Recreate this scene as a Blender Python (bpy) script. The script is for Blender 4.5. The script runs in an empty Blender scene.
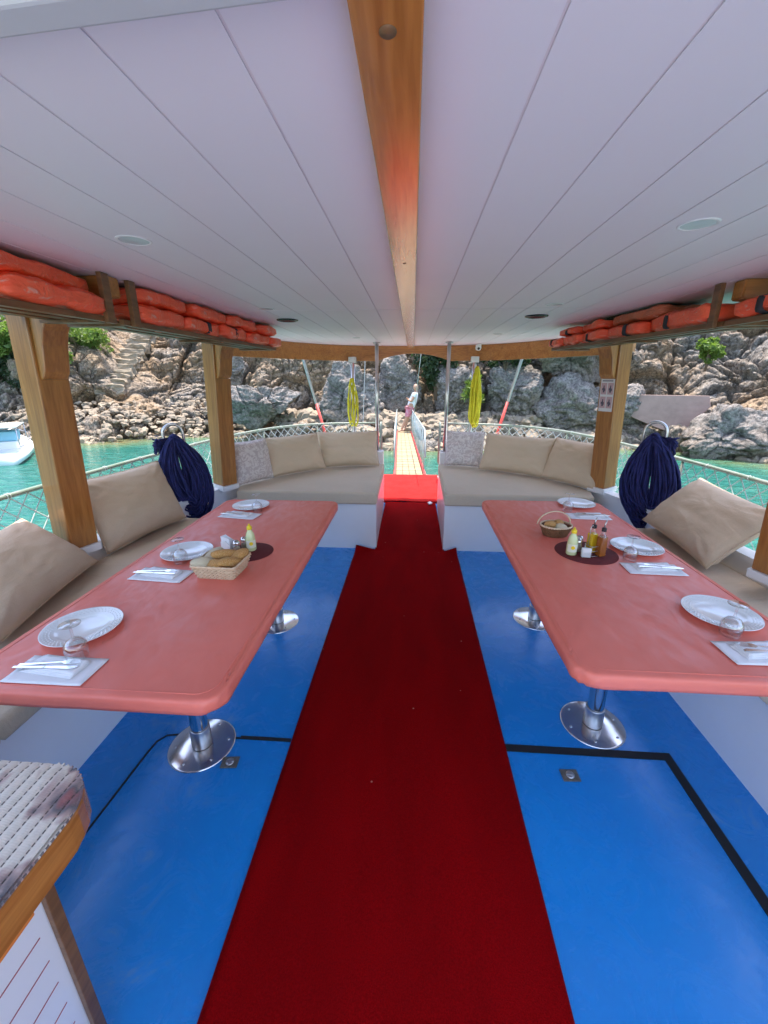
import bpy, bmesh, math, random
import numpy as np
from mathutils import Vector, Matrix, noise as mnoise
R = math.radians
random.seed(7)
scene = bpy.context.scene
col = scene.collection

# ------------------------------------------------------------------ camera
cd = bpy.data.cameras.new('camera'); cam = bpy.data.objects.new('camera', cd); col.objects.link(cam)
cd.sensor_fit = 'VERTICAL'; cd.sensor_height = 24.0; cd.lens = 408/1024*24
cd.clip_start = 0.02; cd.clip_end = 2000
fw = Vector((-0.06401211, 0.94791231, -0.31203319)); rt = Vector((0.99772765, 0.06737612, 0.0)); up = Vector((-0.02102359, 0.31132414, 0.9500712))
m = Matrix((rt, up, -fw)).transposed().to_4x4(); m.translation = (0, 0, 1.6)
cam.matrix_world = m
scene.camera = cam
# ------------------------------------------------------------------ light
SUN_EL, SUN_AZ = 79.0, 8.0        # azimuth from +Y towards +X
w = bpy.data.worlds.new('World'); scene.world = w; w.use_nodes = True
nt = w.node_tree
sky = nt.nodes.new('ShaderNodeTexSky'); sky.sky_type = 'NISHITA'; sky.sun_disc = False
sky.sun_elevation = R(SUN_EL); sky.sun_rotation = R(SUN_AZ); sky.air_density = 1.0; sky.dust_density = 1.5; sky.ozone_density = 1.0
bg = nt.nodes['Background']; bg.inputs['Strength'].default_value = 0.15
nt.links.new(sky.outputs[0], bg.inputs[0])
sl = bpy.data.lights.new('sun', 'SUN'); sl.energy = 2.3; sl.angle = R(0.5); sl.color = (1.0, 0.95, 0.87)
so = bpy.data.objects.new('sun', sl); col.objects.link(so)
sd = Vector((math.sin(R(SUN_AZ))*math.cos(R(SUN_EL)), math.cos(R(SUN_AZ))*math.cos(R(SUN_EL)), math.sin(R(SUN_EL))))
so.rotation_euler = sd.to_track_quat('Z', 'Y').to_euler()
vs = scene.view_settings
vs.view_transform = 'Standard'; vs.look = 'None'; vs.gamma = 1; vs.use_curve_mapping = False
vs.exposure = 2.2
vs.use_white_balance = True; vs.white_balance_temperature = 6800; vs.white_balance_tint = 15
cy = scene.cycles
cy.max_bounces = 14; cy.diffuse_bounces = 8; cy.glossy_bounces = 5; cy.transmission_bounces = 10; cy.transparent_max_bounces = 10
cy.use_denoising = True; cy.sample_clamp_indirect = 6.0; cy.caustics_reflective = False; cy.caustics_refractive = False
cy.use_adaptive_sampling = True; cy.adaptive_threshold = 0.015

# ------------------------------------------------------------------ materials
def newmat(name):
    mt = bpy.data.materials.new(name); mt.use_nodes = True
    return mt, mt.node_tree, mt.node_tree.nodes['Principled BSDF']
def N(t, kind, **kw):
    n = t.nodes.new(kind)
    for k, v in kw.items():
        if k in n.inputs: n.inputs[k].default_value = v
        else: setattr(n, k, v)
    return n
def coords(t, scale=(1, 1, 1), kind='Object', rot=(0, 0, 0)):
    tc = t.nodes.new('ShaderNodeTexCoord'); mp = t.nodes.new('ShaderNodeMapping')
    mp.inputs['Scale'].default_value = scale; mp.inputs['Rotation'].default_value = rot
    t.links.new(tc.outputs[kind], mp.inputs[0]); return mp.outputs[0]
def ramp(t, fac, stops):
    r = t.nodes.new('ShaderNodeValToRGB'); e = r.color_ramp.elements
    while len(e) < len(stops): e.new(0.5)
    for i, (p, c) in enumerate(stops):
        e[i].position = p; e[i].color = (c[0], c[1], c[2], 1)
    t.links.new(fac, r.inputs[0]); return r.outputs[0]
def bumpn(t, p, h, strength, dist=0.01, prev=None):
    b = t.nodes.new('ShaderNodeBump'); b.inputs['Strength'].default_value = strength; b.inputs['Distance'].default_value = dist
    t.links.new(h, b.inputs['Height'])
    if prev: t.links.new(prev, b.inputs['Normal'])
    t.links.new(b.outputs[0], p.inputs['Normal']); return b.outputs[0]
def mixc(t, fac, a, b, mode='MIX'):
    n = t.nodes.new('ShaderNodeMix'); n.data_type = 'RGBA'; n.blend_type = mode
    for s, v in ((0, fac), (6, a), (7, b)):
        if isinstance(v, (int, float)): n.inputs[s].default_value = v
        elif isinstance(v, tuple): n.inputs[s].default_value = (v[0], v[1], v[2], 1)
        else: t.links.new(v, n.inputs[s])
    return n.outputs[2]
def simple(name, c, rough=0.5, metal=0.0, var=0.0, vscale=4.0, bump=0.0, bscale=40.0, coat=0.0, bdist=0.004, kind='Object', c2=None, sheen=0.0, spec=None, sc=(1, 1, 1)):
    mt, t, p = newmat(name)
    p.inputs['Base Color'].default_value = (*c, 1); p.inputs['Roughness'].default_value = rough; p.inputs['Metallic'].default_value = metal
    p.inputs['Coat Weight'].default_value = coat; p.inputs['Coat Roughness'].default_value = 0.12
    if sheen: p.inputs['Sheen Weight'].default_value = sheen
    if spec is not None: p.inputs['Specular IOR Level'].default_value = spec
    v = coords(t, sc, kind)
    if var > 0:
        n = N(t, 'ShaderNodeTexNoise', Scale=vscale, Detail=6.0, Roughness=0.6); t.links.new(v, n.inputs['Vector'])
        cc2 = c2 or tuple(x*(1-var) for x in c)
        t.links.new(ramp(t, n.outputs[0], [(0.3, c), (0.72, cc2)]), p.inputs['Base Color'])
        r2 = N(t, 'ShaderNodeMapRange'); r2.inputs[3].default_value = max(0, rough-0.08); r2.inputs[4].default_value = min(1, rough+0.12)
        t.links.new(n.outputs[0], r2.inputs[0]); t.links.new(r2.outputs[0], p.inputs['Roughness'])
    if bump > 0:
        n = N(t, 'ShaderNodeTexNoise', Scale=bscale, Detail=4.0); t.links.new(v, n.inputs['Vector'])
        bumpn(t, p, n.outputs[0], bump, bdist)
    return mt
def wood(name, a, b, axis='Z', rough=0.35, scale=1.0, knots=True, coat=0.3):
    mt, t, p = newmat(name)
    s = {'X': (0.6, 9, 9), 'Y': (9, 0.6, 9), 'Z': (9, 9, 0.6)}[axis]
    s = tuple(x*scale for x in s)
    v = coords(t, s)
    n1 = N(t, 'ShaderNodeTexNoise', Scale=1.3, Detail=5.0, Distortion=0.8); t.links.new(v, n1.inputs['Vector'])
    n2 = N(t, 'ShaderNodeTexNoise', Scale=9.0, Detail=8.0, Distortion=0.3); t.links.new(v, n2.inputs['Vector'])
    m1 = ramp(t, n1.outputs[0], [(0.3, a), (0.5, tuple((x+y)/2 for x, y in zip(a, b))), (0.7, b)])
    m2 = mixc(t, 0.35, m1, ramp(t, n2.outputs[0], [(0.35, tuple(x*0.55 for x in b)), (0.62, a)]))
    out = m2
    if knots:
        s2 = {'X': (1.2, 5, 5), 'Y': (5, 1.2, 5), 'Z': (5, 5, 1.2)}[axis]
        vo = N(t, 'ShaderNodeTexVoronoi', Scale=1.0); t.links.new(coords(t, s2), vo.inputs['Vector'])
        k = ramp(t, vo.outputs['Distance'], [(0.03, (1, 1, 1)), (0.11, (0, 0, 0))])
        out = mixc(t, k, m2, tuple(x*0.35 for x in b))
    t.links.new(out, p.inputs['Base Color']); p.inputs['Roughness'].default_value = rough
    p.inputs['Coat Weight'].default_value = coat; p.inputs['Coat Roughness'].default_value = 0.2
    bumpn(t, p, n2.outputs[0], 0.25, 0.003)
    return mt
M = {}
M['wood'] = wood('varnished_pine', (0.50, 0.215, 0.055), (0.31, 0.105, 0.02), 'Z', rough=0.28, coat=0.45)
M['wood_y'] = wood('varnished_pine_beam', (0.56, 0.22, 0.055), (0.36, 0.11, 0.022), 'Y', rough=0.2, coat=0.6)
M['wood_x'] = wood('varnished_pine_board', (0.56, 0.24, 0.06), (0.38, 0.12, 0.025), 'X')
M['wood_dark'] = wood('dark_slat_wood', (0.24, 0.12, 0.05), (0.13, 0.055, 0.02), 'Y', rough=0.45, knots=False, coat=0.1)
M['white'] = simple('white_gelcoat', (0.80, 0.80, 0.80), 0.3, var=0.07, vscale=2.5, coat=0.3, bump=0.05, bscale=8)
M['ceil'] = simple('white_ceiling_panel', (0.76, 0.715, 0.775), 0.38, var=0.03, vscale=1.2)
M['groove'] = simple('ceiling_groove', (0.70, 0.64, 0.66), 0.7)
M['pvcgrey'] = simple('grey_painted_beam', (0.50, 0.51, 0.53), 0.5, var=0.05)
M['chrome'] = simple('polished_steel', (0.72, 0.71, 0.70), 0.12, 1.0, var=0.12, vscale=9, bump=0.05, bscale=30)
M['steel'] = simple('brushed_steel', (0.55, 0.55, 0.55), 0.28, 1.0)
M['black'] = simple('black_rubber', (0.012, 0.012, 0.014), 0.6)
M['tape'] = simple('black_tape', (0.008, 0.009, 0.013), 0.75, var=0.3, vscale=20)
M['plate'] = simple('white_porcelain', (0.78, 0.80, 0.80), 0.12, coat=0.5)
M['paper'] = simple('white_paper', (0.80, 0.80, 0.82), 0.8, var=0.04, vscale=8, bump=0.2, bscale=14, bdist=0.003)
M['cutlery'] = simple('table_steel', (0.8, 0.8, 0.8), 0.18, 1.0)
M['matred'] = simple('maroon_felt', (0.13, 0.012, 0.014), 0.9, var=0.2, vscale=30)
M['whiteplastic'] = simple('white_plastic', (0.78, 0.78, 0.76), 0.4)
M['navy'] = simple('navy_rope', (0.012, 0.016, 0.12), 0.8, var=0.5, vscale=25, bump=0.9, bscale=160, bdist=0.006)
M['yrope'] = simple('yellow_rope', (0.72, 0.66, 0.03), 0.7, var=0.25, vscale=30, bump=0.6, bscale=150)
M['railpaint'] = simple('pale_green_rail_paint', (0.12, 0.20, 0.14), 0.45, var=0.3, vscale=14, c2=(0.24, 0.26, 0.24))
M['net'] = simple('white_net_cord', (0.50, 0.56, 0.54), 0.8)
M['red_paint'] = simple('red_paint', (0.75, 0.09, 0.07), 0.4, var=0.1)
M['whitepaint'] = simple('white_pole_paint', (0.36, 0.42, 0.40), 0.35, var=0.15)
M['dark'] = simple('dark_lens', (0.01, 0.008, 0.008), 0.25)
M['trimwhite'] = simple('light_trim', (0.72, 0.72, 0.74), 0.4)
M['diffuser'] = simple('frosted_diffuser', (0.55, 0.58, 0.62), 0.2)
M['strap'] = simple('charcoal_webbing', (0.035, 0.035, 0.045), 0.8, bump=0.4, bscale=120)
M['concrete'] = simple('pink_concrete', (0.36, 0.24, 0.20), 0.9, var=0.35, vscale=1.4, bump=0.5, bscale=5, c2=(0.25, 0.17, 0.14), bdist=0.03)
M['stonestep'] = simple('pale_stone', (0.30, 0.25, 0.18), 0.95, var=0.35, vscale=3.0, bump=0.8, bscale=8, bdist=0.04)
M['skin'] = simple('skin', (0.46, 0.25, 0.16), 0.55)
M['tee'] = simple('white_cotton', (0.75, 0.77, 0.80), 0.9)
M['shorts'] = simple('pink_shorts', (0.50, 0.05, 0.11), 0.85, var=0.5, vscale=9, c2=(0.68, 0.38, 0.42))
M['hair'] = simple('short_grey_hair', (0.12, 0.09, 0.07), 0.9)
M['tile'] = simple('straw_yellow_grating', (0.30, 0.245, 0.14), 0.7, var=0.2, vscale=6)
M['latch'] = simple('tarnished_plate', (0.30, 0.27, 0.22), 0.5, 0.7, var=0.5, vscale=60)
M['yellowcap'] = simple('yellow_cap', (0.85, 0.62, 0.02), 0.4)
M['oil_y'] = simple('olive_oil', (0.70, 0.45, 0.02), 0.08, coat=0.6)
M['oil_b'] = simple('amber_vinegar', (0.30, 0.09, 0.015), 0.08, coat=0.6)
M['lemon'] = simple('lemon_juice_bottle', (0.62, 0.68, 0.36), 0.25, coat=0.4)
M['labelp'] = simple('pale_label', (0.75, 0.77, 0.62), 0.6)
M['orangef'] = simple('orange_facing', (0.75, 0.22, 0.03), 0.5)
M['redline'] = simple('red_groove', (0.45, 0.12, 0.12), 0.6)
M['navypaint'] = simple('light_blue_canvas', (0.25, 0.55, 0.70), 0.6)
def glass_mat():
    mt, t, p = newmat('clear_glass'); o = t.nodes['Material Output']
    tr = N(t, 'ShaderNodeBsdfTransparent'); tr.inputs[0].default_value = (0.985, 0.99, 0.99, 1)
    gl = N(t, 'ShaderNodeBsdfGlossy'); gl.inputs['Roughness'].default_value = 0.03
    fr = N(t, 'ShaderNodeLayerWeight'); fr.inputs['Blend'].default_value = 0.35
    r_ = N(t, 'ShaderNodeMapRange'); r_.inputs[3].default_value = 0.07; r_.inputs[4].default_value = 0.65
    t.links.new(fr.outputs['Facing'], r_.inputs[0])
    mx = N(t, 'ShaderNodeMixShader'); t.links.new(r_.outputs[0], mx.inputs[0]); t.links.new(tr.outputs[0], mx.inputs[1]); t.links.new(gl.outputs[0], mx.inputs[2])
    t.links.new(mx.outputs[0], o.inputs[0]); return mt
M['glass'] = glass_mat()
def deck_mat():
    mt, t, p = newmat('blue_deck_paint'); v = coords(t)
    n = N(t, 'ShaderNodeTexNoise', Scale=1.1, Detail=5.0); t.links.new(v, n.inputs['Vector'])
    c = ramp(t, n.outputs[0], [(0.3, (0.0, 0.215, 0.60)), (0.7, (0.0, 0.27, 0.70))])
    # scuffs: pale scratched patches
    n2 = N(t, 'ShaderNodeTexNoise', Scale=5.5, Detail=9.0, Roughness=0.72, Distortion=1.4); t.links.new(v, n2.inputs['Vector'])
    n3 = N(t, 'ShaderNodeTexNoise', Scale=0.9, Detail=1.0); t.links.new(coords(t, (1, 0.6, 1)), n3.inputs['Vector'])
    a = ramp(t, n2.outputs[0], [(0.57, (0, 0, 0)), (0.66, (1, 1, 1))]); b = ramp(t, n3.outputs[0], [(0.52, (0, 0, 0)), (0.62, (1, 1, 1))])
    mu = mixc(t, 1.0, a, b, 'MULTIPLY')
    sc_ = t.nodes.new('ShaderNodeMath'); sc_.operation = 'MULTIPLY'; sc_.inputs[1].default_value = 0.55; t.links.new(mu, sc_.inputs[0])
    c = mixc(t, sc_.outputs[0], c, (0.16, 0.36, 0.62))
    # fine dirt specks
    vo = N(t, 'ShaderNodeTexVoronoi', Scale=42.0); t.links.new(v, vo.inputs['Vector'])
    sp = ramp(t, vo.outputs['Distance'], [(0.045, (1, 1, 1)), (0.07, (0, 0, 0))])
    n4 = N(t, 'ShaderNodeTexNoise', Scale=3.0); t.links.new(v, n4.inputs['Vector'])
    sp = mixc(t, 1.0, sp, ramp(t, n4.outputs[0], [(0.55, (0, 0, 0)), (0.62, (.5, .5, .5))]), 'MULTIPLY')
    c = mixc(t, sp, c, (0.006, 0.02, 0.09))
    t.links.new(c, p.inputs['Base Color'])
    rr = N(t, 'ShaderNodeMapRange'); rr.inputs[1].default_value = 0.3; rr.inputs[2].default_value = 0.75; rr.inputs[3].default_value = 0.14; rr.inputs[4].default_value = 0.42
    t.links.new(n2.outputs[0], rr.inputs[0]); t.links.new(rr.outputs[0], p.inputs['Roughness'])
    n5 = N(t, 'ShaderNodeTexNoise', Scale=3.5, Detail=3.0); t.links.new(v, n5.inputs['Vector'])
    b1 = bumpn(t, p, n5.outputs[0], 0.25, 0.012)
    n6 = N(t, 'ShaderNodeTexNoise', Scale=260.0, Detail=2.0); t.links.new(v, n6.inputs['Vector'])
    bumpn(t, p, n6.outputs[0], 0.15, 0.001, b1)
    return mt
M['deck'] = deck_mat()
def carpet_mat():
    mt, t, p = newmat('red_carpet_pile'); v = coords(t)
    n = N(t, 'ShaderNodeTexNoise', Scale=260.0, Detail=3.0); t.links.new(v, n.inputs['Vector'])
    n1 = N(t, 'ShaderNodeTexNoise', Scale=2.2, Detail=5.0, Distortion=0.4); t.links.new(coords(t, (2.4, 0.6, 1)), n1.inputs['Vector'])
    c = ramp(t, n.outputs[0], [(0.25, (0.20, 0.0012, 0.002)), (0.75, (0.36, 0.0025, 0.004))])
    c = mixc(t, ramp(t, n1.outputs[0], [(0.35, (0.0, 0, 0)), (0.75, (0.4, 0.4, 0.4))]), c, (0.11, 0.001, 0.002))
    # lint and crumbs
    vo = N(t, 'ShaderNodeTexVoronoi', Scale=9.0); t.links.new(v, vo.inputs['Vector'])
    s = ramp(t, vo.outputs['Distance'], [(0.03, (0.9, 0.9, 0.9)), (0.045, (0, 0, 0))])
    c = mixc(t, s, c, (0.55, 0.33, 0.26))
    t.links.new(c, p.inputs['Base Color']); p.inputs['Roughness'].default_value = 0.95
    p.inputs['Specular IOR Level'].default_value = 0.04
    b = bumpn(t, p, n1.outputs[0], 0.3, 0.02)
    bumpn(t, p, n.outputs[0], 0.7, 0.004, b)
    return mt
M['carpet'] = carpet_mat()
M['carpet_sunlit'] = simple('sun_brightened_carpet', (0.54, 0.018, 0.016), 0.9, var=0.25, vscale=5, bump=0.6, bscale=200, bdist=0.003, spec=0.1)  # carpet red brightened to imitate sun and feed the pink bounce
def fabric_mat(name, c, c2, pat=False):
    mt, t, p = newmat(name); v = coords(t)
    w1 = N(t, 'ShaderNodeTexNoise', Scale=420.0, Detail=1.0); t.links.new(v, w1.inputs['Vector'])
    n = N(t, 'ShaderNodeTexNoise', Scale=3.0, Detail=4.0); t.links.new(v, n.inputs['Vector'])
    cc = ramp(t, n.outputs[0], [(0.3, c), (0.75, c2)])
    cc = mixc(t, 0.25, cc, ramp(t, w1.outputs[0], [(0.35, tuple(x*0.7 for x in c)), (0.65, tuple(min(1, x*1.15) for x in c))]))
    if pat:
        q = N(t, 'ShaderNodeTexNoise', Scale=17.0, Detail=5.0, Distortion=2.5); t.links.new(v, q.inputs['Vector'])
        cc = mixc(t, ramp(t, q.outputs[0], [(0.47, (0, 0, 0)), (0.53, (0.8, 0.8, 0.8))]), cc, (0.48, 0.40, 0.39))
    t.links.new(cc, p.inputs['Base Color']); p.inputs['Roughness'].default_value = 0.9; p.inputs['Specular IOR Level'].default_value = 0.2
    p.inputs['Sheen Weight'].default_value = 0.1
    wr = N(t, 'ShaderNodeTexNoise', Scale=5.0, Detail=3.0, Distortion=1.2); t.links.new(coords(t, (1, 2.2, 1)), wr.inputs['Vector'])
    b = bumpn(t, p, wr.outputs[0], 0.3, 0.02); bumpn(t, p, w1.outputs[0], 0.25, 0.001, b)
    return mt
M['beige'] = fabric_mat('beige_cotton', (0.63, 0.49, 0.35), (0.57, 0.435, 0.305))
M['pattern'] = fabric_mat('pale_brocade', (0.72, 0.66, 0.63), (0.64, 0.58, 0.55), True)
M['seat'] = fabric_mat('seat_canvas', (0.60, 0.485, 0.35), (0.54, 0.43, 0.31))
def vinyl():
    mt, t, p = newmat('coral_vinyl_cover'); v = coords(t)
    n = N(t, 'ShaderNodeTexNoise', Scale=2.4, Detail=5.0); t.links.new(v, n.inputs['Vector'])
    t.links.new(ramp(t, n.outputs[0], [(0.3, (0.82, 0.20, 0.145)), (0.72, (0.74, 0.17, 0.122))]), p.inputs['Base Color'])
    p.inputs['Roughness'].default_value = 0.42; p.inputs['Specular IOR Level'].default_value = 0.45
    wr = N(t, 'ShaderNodeTexNoise', Scale=3.2, Detail=2.0, Distortion=1.5); t.links.new(coords(t, (1, 0.7, 1)), wr.inputs['Vector'])
    b = bumpn(t, p, wr.outputs[0], 0.4, 0.018)
    w3 = N(t, 'ShaderNodeTexNoise', Scale=11.0, Detail=5.0, Distortion=2.2); t.links.new(coords(t, (1, 0.45, 1)), w3.inputs['Vector'])
    b = bumpn(t, p, w3.outputs[0], 0.10, 0.004, b)
    rr = N(t, 'ShaderNodeMapRange'); rr.inputs[1].default_value = 0.35; rr.inputs[2].default_value = 0.7; rr.inputs[3].default_value = 0.30; rr.inputs[4].default_value = 0.55; t.links.new(w3.outputs[0], rr.inputs[0]); t.links.new(rr.outputs[0], p.inputs['Roughness'])
    f = N(t, 'ShaderNodeTexNoise', Scale=220.0, Detail=2.0); t.links.new(v, f.inputs['Vector'])
    bumpn(t, p, f.outputs[0], 0.12, 0.001, b)
    return mt
M['vinyl'] = vinyl()
def jacket_mat(name, c, c2):
    mt, t, p = newmat(name); v = coords(t)
    n = N(t, 'ShaderNodeTexNoise', Scale=7.0, Detail=7.0, Distortion=1.2, Roughness=0.65); t.links.new(v, n.inputs['Vector'])
    cc = ramp(t, n.outputs[0], [(0.3, c), (0.6, c2)])
    n2 = N(t, 'ShaderNodeTexNoise', Scale=16.0, Detail=8.0, Distortion=2.5); t.links.new(coords(t, (0.5, 1, 1.6)), n2.inputs['Vector'])
    s = ramp(t, n2.outputs[0], [(0.60, (0, 0, 0)), (0.72, (0.7, 0.7, 0.7))])
    cc = mixc(t, s, cc, (0.85, 0.5, 0.42))
    t.links.new(cc, p.inputs['Base Color']); p.inputs['Roughness'].default_value = 0.32
    bumpn(t, p, n2.outputs[0], 0.7, 0.015)
    return mt
M['jacket'] = jacket_mat('orange_nylon_in_film', (1.0, 0.155, 0.065), (0.95, 0.105, 0.04))
M['jacket_dull'] = jacket_mat('faded_orange_nylon', (0.72, 0.17, 0.07), (0.52, 0.13, 0.06))
M['jacket_green'] = jacket_mat('dark_green_nylon', (0.025, 0.05, 0.015), (0.015, 0.02, 0.01))
def wicker():
    mt, t, p = newmat('wicker'); v = coords(t)
    n = N(t, 'ShaderNodeTexNoise', Scale=60.0, Detail=3.0); t.links.new(v, n.inputs['Vector'])
    t.links.new(ramp(t, n.outputs[0], [(0.3, (0.62, 0.44, 0.27)), (0.7, (0.74, 0.60, 0.42))]), p.inputs['Base Color']); p.inputs['Roughness'].default_value = 0.6
    return mt
M['wicker'] = wicker()
M['wicker_dark'] = simple('dark_wicker', (0.26, 0.12, 0.05), 0.6, var=0.4, vscale=50)
def bread():
    mt, t, p = newmat('bread_crust'); v = coords(t)
    n = N(t, 'ShaderNodeTexNoise', Scale=14.0, Detail=5.0); t.links.new(v, n.inputs['Vector'])
    t.links.new(ramp(t, n.outputs[0], [(0.3, (0.42, 0.17, 0.04)), (0.55, (0.60, 0.31, 0.09)), (0.75, (0.80, 0.66, 0.42))]), p.inputs['Base Color']); p.inputs['Roughness'].default_value = 0.75
    bumpn(t, p, n.outputs[0], 0.6, 0.01); return mt
M['bread'] = bread()
M['crumb'] = simple('bread_crumb', (0.78, 0.68, 0.48), 0.9, var=0.15, vscale=40, bump=0.8, bscale=90)
def rug():
    mt, t, p = newmat('woven_rug'); v = coords(t)
    q = N(t, 'ShaderNodeTexNoise', Scale=7.0, Detail=3.0, Distortion=0.6); t.links.new(v, q.inputs['Vector'])
    c = ramp(t, q.outputs[0], [(0.0, (0.72, 0.65, 0.56)), (0.52, (0.70, 0.63, 0.54)), (0.57, (0.45, 0.32, 0.29)), (0.62, (0.15, 0.14, 0.15)), (0.72, (0.50, 0.10, 0.09))])
    wv = N(t, 'ShaderNodeTexWave', Scale=40.0, Distortion=0.0, bands_direction='X'); t.links.new(v, wv.inputs['Vector'])
    dash = N(t, 'ShaderNodeTexWave', Scale=70.0, bands_direction='Y'); t.links.new(v, dash.inputs['Vector'])
    f = N(t, 'ShaderNodeTexNoise', Scale=90.0); t.links.new(v, f.inputs['Vector'])
    c = mixc(t, ramp(t, f.outputs[0], [(0.5, (0, 0, 0)), (0.8, (0.2, 0.2, 0.2))]), c, (0.40, 0.34, 0.30))
    sx = N(t, 'ShaderNodeSeparateXYZ'); t.links.new(v, sx.inputs[0])
    def mth(op, a, k=None):
        n_ = N(t, 'ShaderNodeMath', operation=op); t.links.new(a, n_.inputs[0])
        if k is not None:
            if isinstance(k, (int, float)): n_.inputs[1].default_value = k
            else: t.links.new(k, n_.inputs[1])
        return n_.outputs[0]
    gx = mth('LESS_THAN', mth('PINGPONG', sx.outputs[0], 0.0135), 0.0017)
    gy = mth('GREATER_THAN', mth('PINGPONG', sx.outputs[1], 0.006), 0.0022)
    gm = mth('MULTIPLY', mth('MULTIPLY', gx, gy), 0.85)
    c = mixc(t, gm, c, (0.10, 0.085, 0.08))
    t.links.new(c, p.inputs['Base Color']); p.inputs['Roughness'].default_value = 0.95
    b = bumpn(t, p, dash.outputs[0], 0.2, 0.002); bumpn(t, p, f.outputs[0], 0.2, 0.002, b)
    return mt
M['rug'] = rug()
def rock_mat(name, greys, warm, wamt=(0.5, 0.68), bs=1.0, crk=1.0):
    mt, t, p = newmat(name); v = coords(t)
    big = N(t, 'ShaderNodeTexNoise', Scale=0.35, Detail=4.0, Distortion=0.5); t.links.new(v, big.inputs['Vector'])
    med = N(t, 'ShaderNodeTexNoise', Scale=2.2, Detail=9.0, Roughness=0.65, Distortion=0.6); t.links.new(v, med.inputs['Vector'])
    fine = N(t, 'ShaderNodeTexNoise', Scale=11.0, Detail=8.0, Roughness=0.7); t.links.new(v, fine.inputs['Vector'])
    c = ramp(t, med.outputs[0], [(0.28, greys[0]), (0.46, greys[1]), (0.62, greys[2]), (0.78, greys[3])])
    c = mixc(t, ramp(t, big.outputs[0], [(wamt[0], (0, 0, 0)), (wamt[1], (0.75, 0.75, 0.75))]), c, mixc(t, fine.outputs[0], warm, tuple(x*0.55 for x in warm)))
    st = ramp(t, fine.outputs[0], [(0.38, (0.3, 0.3, 0.3)), (0.58, (1.15, 1.15, 1.15))])
    c = mixc(t, 0.8, c, st, 'MULTIPLY')
    vo = N(t, 'ShaderNodeTexVoronoi', Scale=1.9*bs, feature='DISTANCE_TO_EDGE')
    dist = N(t, 'ShaderNodeVectorMath', operation='MULTIPLY_ADD'); dist.inputs[1].default_value = (0.5, 0.5, 0.5)
    t.links.new(med.outputs['Color'], dist.inputs[0]); t.links.new(v, dist.inputs[2]); t.links.new(dist.outputs[0], vo.inputs['Vector'])
    cr = ramp(t, vo.outputs[0], [(0.0, (0, 0, 0)), (0.05, (1, 1, 1))])
    c = mixc(t, ramp(t, vo.outputs[0], [(0.0, (0.7*crk, 0.7*crk, 0.7*crk)), (0.022, (0, 0, 0))]), c, tuple(x*0.3 for x in greys[0]))
    t.links.new(c, p.inputs['Base Color']); p.inputs['Roughness'].default_value = 0.95; p.inputs['Specular IOR Level'].default_value = 0.2
    b = bumpn(t, p, cr, 0.5*crk, 0.06); b = bumpn(t, p, med.outputs[0], 1.0, 0.3, b); bumpn(t, p, fine.outputs[0], 1.0, 0.09, b)
    return mt
M['rock'] = rock_mat('limestone_cliff', [(0.08, 0.072, 0.062), (0.27, 0.255, 0.23), (0.40, 0.37, 0.32), (0.55, 0.49, 0.39)], (0.58, 0.40, 0.23), (0.34, 0.60))
M['boulder'] = rock_mat('smooth_grey_limestone', [(0.12, 0.108, 0.097), (0.29, 0.265, 0.24), (0.38, 0.35, 0.315), (0.50, 0.46, 0.39)], (0.36, 0.28, 0.20), (0.48, 0.68), 0.35, 0.0)
M['rubble'] = simple('pale_rubble', (0.34, 0.275, 0.19), 0.95, var=0.5, vscale=1.7, c2=(0.15, 0.13, 0.105), bump=0.9, bscale=9, bdist=0.05)
def leaf_mat(name, c, c2):
    mt, t, p = newmat(name); v = coords(t)
    n = N(t, 'ShaderNodeTexNoise', Scale=1.8, Detail=4.0); t.links.new(v, n.inputs['Vector'])
    t.links.new(ramp(t, n.outputs[0], [(0.3, c), (0.7, c2)]), p.inputs['Base Color']); p.inputs['Roughness'].default_value = 0.6
    p.inputs['Subsurface Weight'].default_value = 0.0
    tr = t.nodes.new('ShaderNodeBsdfTranslucent'); tr.inputs[0].default_value = (c2[0]*1.3, c2[1]*1.5, c2[2], 1)
    mx = t.nodes.new('ShaderNodeMixShader'); mx.inputs[0].default_value = 0.3
    o = t.nodes['Material Output']; t.links.new(p.outputs[0], mx.inputs[1]); t.links.new(tr.outputs[0], mx.inputs[2]); t.links.new(mx.outputs[0], o.inputs[0])
    return mt
M['leaf'] = leaf_mat('bright_leaves', (0.05, 0.10, 0.02), (0.16, 0.24, 0.04))
M['leafd'] = leaf_mat('dark_leaves', (0.012, 0.03, 0.012), (0.04, 0.075, 0.025))
M['bark'] = simple('bark', (0.14, 0.10, 0.07), 0.95, bump=0.8, bscale=20)

# ------------------------------------------------------------------ mesh helpers
def obj(name, me, mat=None, parent=None, smooth=False):
    if isinstance(me, bmesh.types.BMesh):
        b = me; me = bpy.data.meshes.new(name); b.to_mesh(me); b.free()
    o = bpy.data.objects.new(name, me); col.objects.link(o)
    if mat is not None:
        for mm in (mat if isinstance(mat, (list, tuple)) else [mat]): me.materials.append(mm)
    if smooth:
        me.polygons.foreach_set('use_smooth', [True]*len(me.polygons))
    if parent is not None: o.parent = parent
    return o
def tag(o, label, cat, group=None, kind=None):
    o['label'] = label
    if cat: o['category'] = cat
    if group: o['group'] = group
    if kind: o['kind'] = kind
    return o
def thing(name, label, cat, loc=(0, 0, 0), rz=0.0, group=None):
    o = bpy.data.objects.new(name, None); o.empty_display_size = 0.05; col.objects.link(o)
    o.location = loc; o.rotation_euler = (0, 0, rz)
    return tag(o, label, cat, group)
def struct(name, me, mat, smooth=False):
    o = obj(name, me, mat, None, smooth); o['kind'] = 'structure'; return o
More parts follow.
